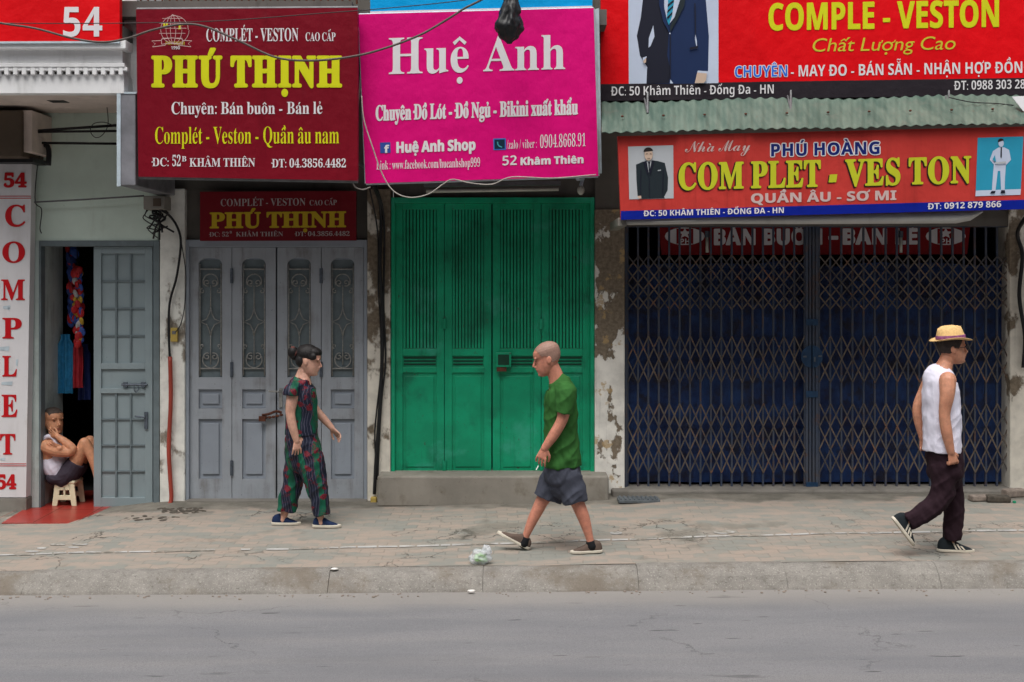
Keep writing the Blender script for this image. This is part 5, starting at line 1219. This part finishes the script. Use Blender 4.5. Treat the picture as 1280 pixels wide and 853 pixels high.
        for fi, (o_, ln) in enumerate(((.034, .072), (.0115, .082), (-.011, .076), (-.033, .060))):
            p = wrist + (d * .078 + lat * o_) * k; q = wrist + (d * .094 + lat * o_ * (1 + .12 * spread)) * k; pts = [p, q]
            ang = 0; dd = (d + lat * o_ * 2.2 * spread).normalized()
            c = (1.35 if fist else curl) * (1 + .12 * fi)
            for seg, fr in enumerate((.45, .32, .23)):
                ang += c * (.8 if seg == 0 else 1.0); v = dd * math.cos(ang) + pn * math.sin(ang); q = q + v * ln * fr * k; pts.append(q)
            mb.tube(pts, [.0095 * k, .0095 * k, .0088 * k, .0080 * k, .0066 * k], 8, 2)
        b0 = wrist + (d * .02 + lat * .022 + pn * .004) * k; b1 = wrist + (d * .052 + lat * .052 + pn * .016) * k
        b2 = wrist + (d * .084 + lat * (.058 if not fist else .036) + pn * (.03 if not fist else .036)) * k; b3 = wrist + (d * .108 + lat * (.052 if not fist else .012) + pn * (.042 if not fist else .04)) * k
        mb.tube([b0, b1, b2, b3], [.015 * k, .013 * k, .0105 * k, .008 * k], 8, 3)
    def shoe(s, parent, heel, toe, up, w, mat, hgt, wid=6.3, stripes=False, collar=True):
        """heel and toe: sole corners in pixels; up: unit vector in the picture, pixels (y down)"""
        H, T = Vector(heel), Vector(toe); U = Vector(up).normalized(); D = T - H; m = s.m
        def pt(u, v, b): q = H + D * u + U * v; return s.at(q.x, q.y, w + b)
        def shell(levels, plan, n=28, heightf=None):
            mb = MB(); k0 = 0
            for li, (sc, lift) in enumerate(levels):
                for j in range(n):
                    t = 2 * math.pi * j / n; u = .5 - .5 * math.cos(t); side = 1 if math.sin(t) >= 0 else -1
                    b = side * interp(plan, u) * sc * (abs(math.sin(t)) ** .12 if 0 < u < 1 else 0)
                    uu = .5 + (u - .5) * (1 - (1 - sc) * .55)
                    v = lift if heightf is None else interp(heightf, u) * lift
                    mb.v.append(pt(uu, v, b))
            L_ = len(levels)
            for i in range(L_ - 1):
                for j in range(n): mb.f.append((i * n + j, i * n + (j + 1) % n, (i + 1) * n + (j + 1) % n, (i + 1) * n + j))
            mb.f.append(tuple(range(n))[::-1]); mb.f.append(tuple(range((L_ - 1) * n, L_ * n))); return mb
        plan = [(0, 0), (.02, wid * .45), (.08, wid * .72), (.25, wid * .80), (.45, wid * .78), (.68, wid), (.85, wid * .86), (.95, wid * .52), (1, 0)]
        prof = [(0, hgt * .92), (.12, hgt), (.30, hgt * .98), (.45, hgt * .74), (.62, hgt * .55), (.80, hgt * .42), (.93, hgt * .34), (1, hgt * .2)]
        up_ = shell([(1.0, .16), (1.0, .45), (.9, .75), (.66, .95), (.4, 1.0)], plan, heightf=prof)
        o = unify(up_, 'shoe', mat, parent, .0045, 3)
        sh = shell([(1.02, 0), (1.06, .5), (1.06, 3.0), (1.0, 3.6)], plan)
        so = sh.build('sole', 'sole', o, bevel=.002, smooth=True)
        if stripes:
            mb = MB()
            for q in (.40, .50, .60):
                for sd_ in (-1, 1):
                    hh = interp(prof, q); pts = [(q + .06, 3.9), (q + .105, 3.9), (q + .015, hh * .80), (q - .03, hh * .80)]
                    bb = [wid * 1.02 * (1.0 if v < 5 else .80) for _, v in pts]
                    f_ = [pt(u, v, sd_ * interp(plan, u) * (1.03 if v < 5 else .90)) for u, v in pts]; mb.prism(f_, Vector((0, -.004 * 1, 0)) if sd_ < 0 else Vector((0, .004, 0)))
            mb.build('stripes', 'sole', o)
        return o
def settle(root, want):
    """let the lowest point of the figure touch the ground"""
    lo = min((v.co.z + wloc(o).z for o in root.children_recursive if o.type == 'MESH' for v in o.data.vertices)); root.location.z += want - lo

# --- the woman in flowered silk, walking right
f = Fig(-1.15, 1); g0 = f.at(378, 657); W_ = thing('person', 'woman with black hair in a bun, in a green flowered blouse and trousers, walking', 'person', (g0.x, g0.y, G(g0.x, g0.y)))
mb = MB()
f.loft(mb, [(374, 484, 0, 8, 9), (374.5, 490, 0, 12.5, 16), (376, 500, 0, 16, 21), (377, 515, 0, 16, 19), (377, 530, 0, 16.5, 19), (378, 548, 0, 18.5, 22), (378, 560, 0, 16.5, 19)])
f.loft(mb, [(372.5, 482, 0, 9, 10), (376, 472, 0, 7.2, 7.2), (381, 460, 0, 7, 7)])
f.head(mb, 386.3, 450.5, 36, 12); f.loft(mb, [(380, 470, 0, 7, 8), (381, 482, 0, 9, 12), (379, 490, 0, 12, 15)])
f.loft(mb, [(371, 485, -21, 7.2), (369, 500, -24, 7.2), (367.6, 514, -25, 5.9), (370.5, 531, -25, 5.6), (375, 548, -24, 3.9)], n=12)
f.hand(mb, f.at(375, 547, -24), f.at(376, 572, -24), Vector((-.5, 1, 0)), .32, .172, 1)
f.loft(mb, [(375, 485, 21, 7.2), (381, 499, 24, 7), (388.5, 512.5, 24, 5.7), (400, 525.5, 23, 5.2), (411.5, 538, 22, 3.8)], n=12)
f.hand(mb, f.at(411, 537.5, 22), f.at(424, 552, 22), Vector((-.6, -.6, -.3)), .30, .172, 1)
f.loft(mb, [(383, 556, -9, 11, 10.5), (394, 598, -9, 9, 9), (399, 622, -9, 7, 7), (402, 645, -9, 4.8), (403, 652, -9, 5)])
f.loft(mb, [(373, 556, 9, 11, 10.5), (368, 597, 9, 9, 9), (361, 622, 9, 7, 7), (353.5, 645, 9, 4.8), (352, 652, 9, 5)])
b = unify(mb, 'body', 'skin_w', W_, .0045); f.face_parts(b, 'brow')
L = f.L; mb = MB()
mb.ell(L(-.085, 0, .71), .41 * f.h, .365 * f.h, .335 * f.h, f.hr, 20, 14)
mb.ell(L(-.23, 0, .46), .245 * f.h, .325 * f.h, .27 * f.h, f.hr, 16, 12)
mb.ell(L(.13, 0, .82), .27 * f.h, .305 * f.h, .17 * f.h, f.hr, 14, 10)
for sy in (-1, 1): mb.ell(L(.12, .27 * sy, .66), .16 * f.h, .075 * f.h, .13 * f.h, f.hr, 12, 8)
hr = unify(mb, 'hair', 'hair_b', W_, .006, 3, .003, 3)
mb = MB(); mb.ell(L(-.60, 0, .66), .19 * f.h, .20 * f.h, .21 * f.h, f.hr, 14, 10); mb.ell(L(-.52, 0, .52), .13 * f.h, .16 * f.h, .13 * f.h, f.hr, 12, 8); unify(mb, 'bun', 'hair_b', hr, .005, 2, .004, 8)
mb = MB(); mb.tube([L(-.46 + .10 * math.cos(a) * .4, .15 * math.sin(a), .66 + .15 * math.cos(a)) for a in [i * math.pi / 6 for i in range(13)]], .022 * f.h * 1.4, 8); mb.ell(L(-.62, -.03, .80), .10 * f.h, .12 * f.h, .06 * f.h, f.hr); mb.build('hair_tie', 'hair_tie', hr, smooth=True)
mb = MB()
f.loft(mb, [(378.5, 473.5, 0, 10, 12.5), (376.3, 481.5, 0, 15.5, 20), (376.3, 488, 0, 18, 23), (376.5, 498, 0, 19.5, 24), (377, 515, 0, 19.5, 22), (377, 530, 0, 20, 22.5), (377, 543.5, 0, 20.8, 24)], r0=False, r1=False)
f.loft(mb, [(374, 483, -9, 9.5), (371, 484.5, -20, 9.6), (369.6, 488, -24.5, 10), (369, 492, -25, 10)], r1=False); f.loft(mb, [(376, 483, 17, 9), (380, 489, 23, 9.4), (383, 496, 25, 9)], r1=False)
unify(mb, 'blouse', 'flower', W_, .006, 4, .009, 1)
mb = MB()
f.loft(mb, [(377, 540, 0, 19.5, 22), (378, 552, 0, 21.5, 23), (379, 566, 0, 22.5, 23), (379, 573, 0, 20, 20)])
f.loft(mb, [(386, 560, -9, 16, 14), (391, 580, -9, 16.5, 14), (396, 600, -9, 14.5, 13), (400.5, 622, -9, 11.3, 12), (403.5, 642, -9, 9.2, 11)], r1=False)
f.loft(mb, [(371, 560, 9, 15, 14), (369, 580, 9, 15, 14), (365.5, 600, 9, 13.4, 13), (360, 622, 9, 12.6, 12), (357, 641, 9, 12.4, 11)], r1=False)
unify(mb, 'trousers', 'flower', W_, .006, 4, .013, 5)
f.shoe(W_, (392.5, 657.5), (427.5, 657.8), (0, -1), -9, 'shoe_navy', 14, 5.6); f.shoe(W_, (338, 658), (374.5, 658.2), (0, -1), 9, 'shoe_navy', 14, 5.6)
settle(W_, G(g0.x, g0.y) + .002)

# --- the man in the green shirt, walking left
f = Fig(-2.2, -1); g0 = f.at(690, 690); Mg = thing('person', 'bald man in a green T-shirt and slate shorts walking with a cigarette, looking down', 'person', (g0.x, g0.y, G(g0.x, g0.y)))
mb = MB()
f.loft(mb, [(699, 481, 0, 8.5, 9), (701, 490, 0, 13.5, 18), (701, 505, 0, 17, 24), (701, 530, 0, 17.5, 22), (702, 555, 0, 18.5, 22), (703, 575, 0, 17.5, 22), (703, 592, 0, 17.5, 21)])
f.loft(mb, [(698, 488, 0, 12, 12), (695.5, 472, 0, 9.8, 9.8), (689.5, 458, 0, 9.4, 9.4)])
f.head(mb, 683.2, 447.5, 40.5, 17)
f.loft(mb, [(705.5, 490, -24, 8.8), (704, 507, -28, 8.4), (701, 522, -28.5, 7), (691, 540, -28.5, 6.6), (680, 556, -28, 4.6)], n=12)
f.hand(mb, f.at(680, 555, -28), f.at(671.5, 582, -28), Vector((.35, 1, 0)), .38, .185, 1)
f.loft(mb, [(701, 490, 24, 8.8), (699, 507, 28, 8.2), (699, 523, 28.5, 7), (699, 541, 28.5, 6.4), (697, 556, 28, 4.6)], n=12)
f.hand(mb, f.at(697, 555, 28), f.at(695, 580, 28), Vector((.35, -1, 0)), .38, .185, -1)
f.loft(mb, [(699, 590, 11, 12.5, 11.5), (688, 612, 11, 11, 11), (678.5, 627, 11, 8.6, 8.8), (672, 640, 11, 7.6, 8), (665.5, 653, 11, 6.6, 6.8), (658, 671, 11, 4.6, 5), (656, 678, 11, 5)])
f.loft(mb, [(707, 590, -11, 12.5, 11.5), (715, 612, -11, 11, 11), (721.5, 627, -11, 8.6, 8.8), (727, 640, -11, 8, 8), (731.5, 653, -11, 6.8, 7), (736.5, 671, -11, 4.7, 5), (738, 678, -11, 5)])
b = unify(mb, 'body', 'skin_g', Mg, .0045); f.face_parts(b, 'brow')
f.cap('hair', 'hair_g', Mg, .008, .86, .60, .36)
mb = MB()
f.loft(mb, [(693.5, 474.5, 0, 10.8, 14), (699.5, 483, 0, 17, 24), (701, 500, 0, 20.8, 27), (701, 530, 0, 21.3, 25), (702, 555, 0, 22.3, 26), (703.5, 582.5, 0, 23.6, 27)], r0=False, r1=False)
f.loft(mb, [(702, 486, -12, 12), (706.3, 488, -24, 12.4), (705.5, 498, -28.5, 11.8), (703, 513, -29, 11)], r1=False); f.loft(mb, [(701, 486, 12, 12), (701, 488, 24, 12), (699, 498, 28, 11.2), (698.5, 512, 28.5, 10.6)], r1=False)
unify(mb, 't_shirt', 'tshirt', Mg, .006, 4, .012, 11)
mb = MB()
f.loft(mb, [(703, 578, 0, 20.5, 24), (703.5, 590, 0, 23, 26), (704, 600, 0, 23, 25), (704, 606, 0, 19, 20)])
f.loft(mb, [(697, 594, 11, 17, 15), (690, 609, 11, 18.5, 15.5), (684, 625, 11, 19.5, 15.5)], r1=False); f.loft(mb, [(710, 594, -11, 17, 15), (714.5, 609, -11, 17, 15.5), (718.5, 625, -11, 15, 15)], r1=False)
unify(mb, 'shorts', 'shorts', Mg, .006, 3, .012, 17)
for (x0, y0, x1, y1, w) in ((657.8, 673.5, 655, 681, 11), (737.4, 673.5, 739, 680, -11)):
    mb = MB(); f.loft(mb, [(x0, y0, w, 5.7), (x1, y1, w, 7)], r0=False); mb.build('sock', 'sock', Mg, smooth=True)
f.shoe(Mg, (661, 689.5), (621.5, 668.5), (.468, -.884), 11, 'shoe_brown', 15, 6.6); f.shoe(Mg, (752, 687.5), (712.5, 689), (0, -1), -11, 'shoe_brown', 16, 6.6)
mb = MB(); mb.tube([f.at(672.5, 577.5, -29.5), f.at(669.5, 582.5, -30.5)], .004, 8); mb.build('cigarette', 'cig', Mg)
settle(Mg, G(g0.x, g0.y) + .002)

# --- the man in the straw hat, striding right
f = Fig(-2.42, 1); g0 = f.at(1185, 691); Mh = thing('person', 'man in a straw hat, glasses and white vest striding past the lattice gate', 'person', (g0.x, g0.y, G(g0.x, g0.y)))
mb = MB()
f.loft(mb, [(1180, 457, 0, 10, 13), (1176, 468, 0, 14.5, 18), (1176, 485, 0, 19, 22), (1177, 505, 0, 20, 23.5), (1178, 530, 0, 20, 23), (1179, 550, 0, 20, 24), (1180, 573, 0, 17, 22)])
f.loft(mb, [(1176, 466, 0, 12, 13), (1180, 456, 0, 9.5, 9.5), (1185, 446, 0, 9, 9)])
f.head(mb, 1190.3, 433.5, 39, 0, 4)
f.loft(mb, [(1175.5, 472, -25, 10.5), (1173, 490, -30, 9), (1170.5, 506, -30, 7.4), (1170, 517, -30, 6.9), (1172.5, 536, -30, 6.9), (1178, 560, -29, 4.7)], n=12)
f.hand(mb, f.at(1178, 559, -29), f.at(1184, 584, -29), Vector((-.2, 1, 0)), .4, .185, 1, fist=True)
f.loft(mb, [(1174, 472, 25, 10), (1166, 492, 30, 8.4), (1158, 509, 30, 6.8), (1158, 526, 29.5, 6.4), (1163, 550, 28, 4.6)], n=12)
f.hand(mb, f.at(1163, 549, 28), f.at(1168, 573, 28), Vector((-.2, -1, 0)), .4, .185, -1, fist=True)
f.loft(mb, [(1178, 580, -11, 12, 11.5), (1175, 606, -11, 11, 11), (1170, 624, -11, 9, 9), (1150, 639, -11, 7.5, 7.5), (1130, 649, -11, 4.8), (1124, 654, -11, 5)])
f.loft(mb, [(1184, 580, 11, 12, 11.5), (1193, 612, 11, 10, 10), (1196, 640, 11, 8.5, 8), (1195, 668, 11, 5), (1193, 680, 11, 5)])
b = unify(mb, 'body', 'skin_h', Mh, .0045); f.face_parts(b, 'brow')
f.cap('hair', 'hair_d', Mh, .013, .80, .50, .33); L = f.L
# hat: pinched crown, band and a brim turned up at the back
def hat():
    ax = Matrix.Rotation(R(-4), 3, 'Y'); c = L(-.05, 0, .755); h = f.h
    def ring(rx, ry, z, dip=None, n=40, cx=0.0):
        out = []
        for j in range(n):
            t = 2 * math.pi * j / n; x = cx + rx * math.cos(t); y = ry * math.sin(t); zz_ = z + (dip(x, y) if dip else 0); out.append(c + ax @ Vector((x, y, zz_)) * h)
        return out
    def stack(rings, close=True):
        mb = MB(); n = len(rings[0])
        for r_ in rings: mb.v += r_
        for i in range(len(rings) - 1):
            for j in range(n): mb.f.append((i * n + j, i * n + (j + 1) % n, (i + 1) * n + (j + 1) % n, (i + 1) * n + j))
        mb.f.append(tuple(range(n))[::-1]); mb.f.append(tuple(range((len(rings) - 1) * n, len(rings) * n))); return mb
    brim = lambda x, y: -.07 * max(0, x - .1) ** 1.2 + .02 * max(0, -x) + .12 * (abs(y) / .5) ** 2 * .6 - .03
    dip = lambda x, y: -.13 * math.exp(-(y / .12) ** 2) + .05 * x - .04 * max(0, abs(y) - .1)
    st = stack([ring(.44, .395, .05, None), ring(.455, .41, .0, brim), ring(.56, .52, -.005, brim), ring(.655, .60, .0, brim), ring(.66, .605, .018, brim), ring(.56, .52, .022, brim), ring(.462, .415, .028, None), ring(.445, .40, .12), ring(.405, .36, .26, cx=-.01), ring(.36, .30, .40, lambda x, y: .05 * x, cx=-.02), ring(.30, .235, .465, dip, cx=-.02), ring(.19, .14, .46, dip, cx=-.02), ring(.07, .05, .45, dip, cx=-.02)])
    o = st.build('hat', 'straw', Mh, smooth=True)
    st = stack([ring(.466, .42, .03), ring(.468, .422, .05), ring(.455, .41, .14), ring(.45, .405, .15)]); st.build('hat_band', 'band', o, smooth=True)
hat()
mb = MB(); h = f.h
for sy in (-1, 1):
    mb.tube([L(.44 - .01 * 0, (.145 + .085 * math.cos(a)) * sy, .515 + .06 * math.sin(a)) for a in [i * math.pi / 7 for i in range(15)]], .010 * h, 6); mb.tube([L(.44, .23 * sy, .53), L(.2, .325 * sy, .53), L(-.04, .345 * sy, .52)], .010 * h, 6)
mb.tube([L(.44, -.06, .53), L(.46, 0, .54), L(.44, .06, .53)], .010 * h, 6); mb.build('glasses', 'glass_frame', Mh, smooth=True)
mb = MB()
f.loft(mb, [(1184.5, 461.5, 0, 12, 13.5), (1178.5, 467, 0, 18, 19.5), (1175, 473, 0, 20.5, 22.5), (1175.5, 485, 0, 22, 24.2), (1176.5, 500, 0, 22.8, 25.8), (1177, 515, 0, 22.8, 26.2), (1178, 540, 0, 23, 26), (1177.5, 563, 0, 23.2, 27)], r0=False, r1=False)
unify(mb, 'vest', 'tank', Mh, .0055, 4, .0065, 23)
mb = MB()
f.loft(mb, [(1179.5, 557, 0, 20.5, 25), (1181, 575, 0, 22.3, 26), (1181, 590, 0, 22, 25), (1181, 598, 0, 18, 20)])
f.loft(mb, [(1177, 580, -11, 17, 14), (1176, 604, -11, 15, 13), (1170, 621, -11, 13, 12), (1151, 637.5, -11, 11.5, 11), (1131, 648.5, -11, 10.5, 10)], r1=False)
f.loft(mb, [(1186, 580, 11, 17, 14), (1192, 604, 11, 14, 13.5), (1196, 630, 11, 12.5, 12), (1195.5, 655, 11, 11.5, 11.5), (1194, 676, 11, 12.2, 11)], r1=False)
unify(mb, 'trousers', 'plum', Mh, .006, 3, .014, 31)
f.shoe(Mh, (1175.5, 690.5), (1222, 691.5), (0, -1), 11, 'shoe_dark', 19, 6.8, stripes=True); f.shoe(Mh, (1110.5, 644), (1137.5, 679.5), (.80, -.60), -11, 'shoe_dark', 19, 6.8, stripes=True)
settle(Mh, G(g0.x, g0.y) + .002)

# --- stool and the man sitting in the doorway
f = Fig(.18, 1); fl = -.142 + .004 - 0
t = thing('stool', 'low cream plastic folding stool under the sitting man in the doorway', 'stool', Vector((f.at(86, 630).x, .18, fl)))
c = f.at(86, 630); sh = .255
mb = MB(); mb.box(c.x - .105, c.x + .105, .05, .31, fl + sh - .035, fl + sh); mb.build('seat', 'stool', t, bevel=.012)
for yy in (.055, .285):
    mb = MB(); q = lambda x, z: Vector((c.x + x, yy, fl + z)); zt = sh - .036
    for sx in (-1, 1): mb.prism([q(sx * .098, zt), q(sx * .124, 0), q(sx * .074, 0), q(sx * .062, .065), q(sx * .040, zt)], (0, .022, 0))
    mb.prism([q(-.07, .06), q(.07, .06), q(.063, .108), q(-.063, .108)], (0, .0215, 0)); mb.prism([q(-.058, zt - .06), q(.058, zt - .06), q(.055, zt), q(-.055, zt)], (0, .0215, 0)); mb.prism([q(-.008, .10), q(.008, .10), q(.008, zt - .02), q(-.008, zt - .02)], (0, .021, 0))
    mb.build('leg_panel', 'stool', t, bevel=.004)
Ms = thing('person', 'man in a white vest and dark shorts sitting low in the doorway, hand on cheek', 'person', Vector((c.x, .18, fl)))
mb = MB()
f.loft(mb, [(80, 596, 0, 9, 17), (74, 590, 0, 12, 17), (68, 578, 0, 14.5, 18), (65.5, 563, 0, 12.5, 20), (66.5, 552, 0, 9.5, 17), (67, 546, 0, 7, 9)])
f.loft(mb, [(66, 552, 0, 8, 9), (67, 543, 0, 6.2, 6.4), (68, 534, 0, 6, 6.2)])
f.head(mb, 67, 526, 33, -2, 42, 0, 1.08)
f.loft(mb, [(65, 556, -17, 8.8), (78, 560.5, -20, 8), (92, 563, -19, 6)], n=12)
f.loft(mb, [(93, 563, -19, 5.6), (97.5, 558.5, -18.5, 5.2), (89, 551, -17.5, 4.9), (78.5, 544, -16, 3.6)], n=12)
f.hand(mb, f.at(79.5, 544.5, -16), f.at(66, 538.5, -13.5), Vector((.2, 1, .2)), .25, .16, -1)
f.loft(mb, [(66, 555, 18, 7), (80, 566, 20, 6.4), (95, 567, 8, 5.4), (93, 563, -8, 5), (84, 557.5, -24, 3.8)], n=12)
f.hand(mb, f.at(85, 558, -23), f.at(72, 552, -27.5), Vector((-.1, 1, .5)), .25, .165, 1)
for w in (-9, 9):
    f.loft(mb, [(80, 597, w, 9, 10), (94, 582, w, 9.5, 9.5), (105, 562, w, 7.6, 8), (109, 553, w, 7.2, 7.4)])
    f.loft(mb, [(109.5, 554, w, 7.2, 7.4), (119, 571, w, 6.4, 6.6), (126, 592, w, 6.2, 6.2), (130, 622, w, 4)]); f.loft(mb, [(129, 627, w, 4.2, 4.5), (136, 630, w, 3.4, 5), (146, 631.5, w, 2.4, 5.4)])
b = unify(mb, 'body', 'skin_s', Ms, .0045); f.face_parts(b, 'brow')
f.cap('hair', 'hair_s', Ms, .014, .80, .52, .30)
mb = MB()
f.loft(mb, [(79, 596, 0, 8, 17), (74, 590, 0, 13.5, 18.5), (69, 579, 0, 17.2, 20), (66, 566, 0, 14, 18), (66, 559, 0, 11.5, 13)])
for sy in (-1, 1): f.loft(mb, [(56.5, 560, sy * 11, 3, 5), (60, 548.5, sy * 11, 3, 4), (66, 544.5, sy * 11, 3, 4), (73, 549.5, sy * 10.5, 3, 4), (77, 560, sy * 10, 3, 5)], n=12)
unify(mb, 'vest', 'tank', Ms, .0055, 4, .006, 41)
mb = MB(); f.loft(mb, [(70, 595, 0, 11, 20), (75, 597, 0, 11, 21), (82, 597, 0, 11.5, 21), (88, 594, 0, 12, 20.5)])
for w in (-9, 9): f.loft(mb, [(82, 597, w, 11.5, 11.5), (91, 588, w, 12.5, 11.5), (98.5, 576.5, w, 11.2, 10.5)], r1=False)
unify(mb, 'shorts', 'darkshorts', Ms, .0055, 3, .007, 43)
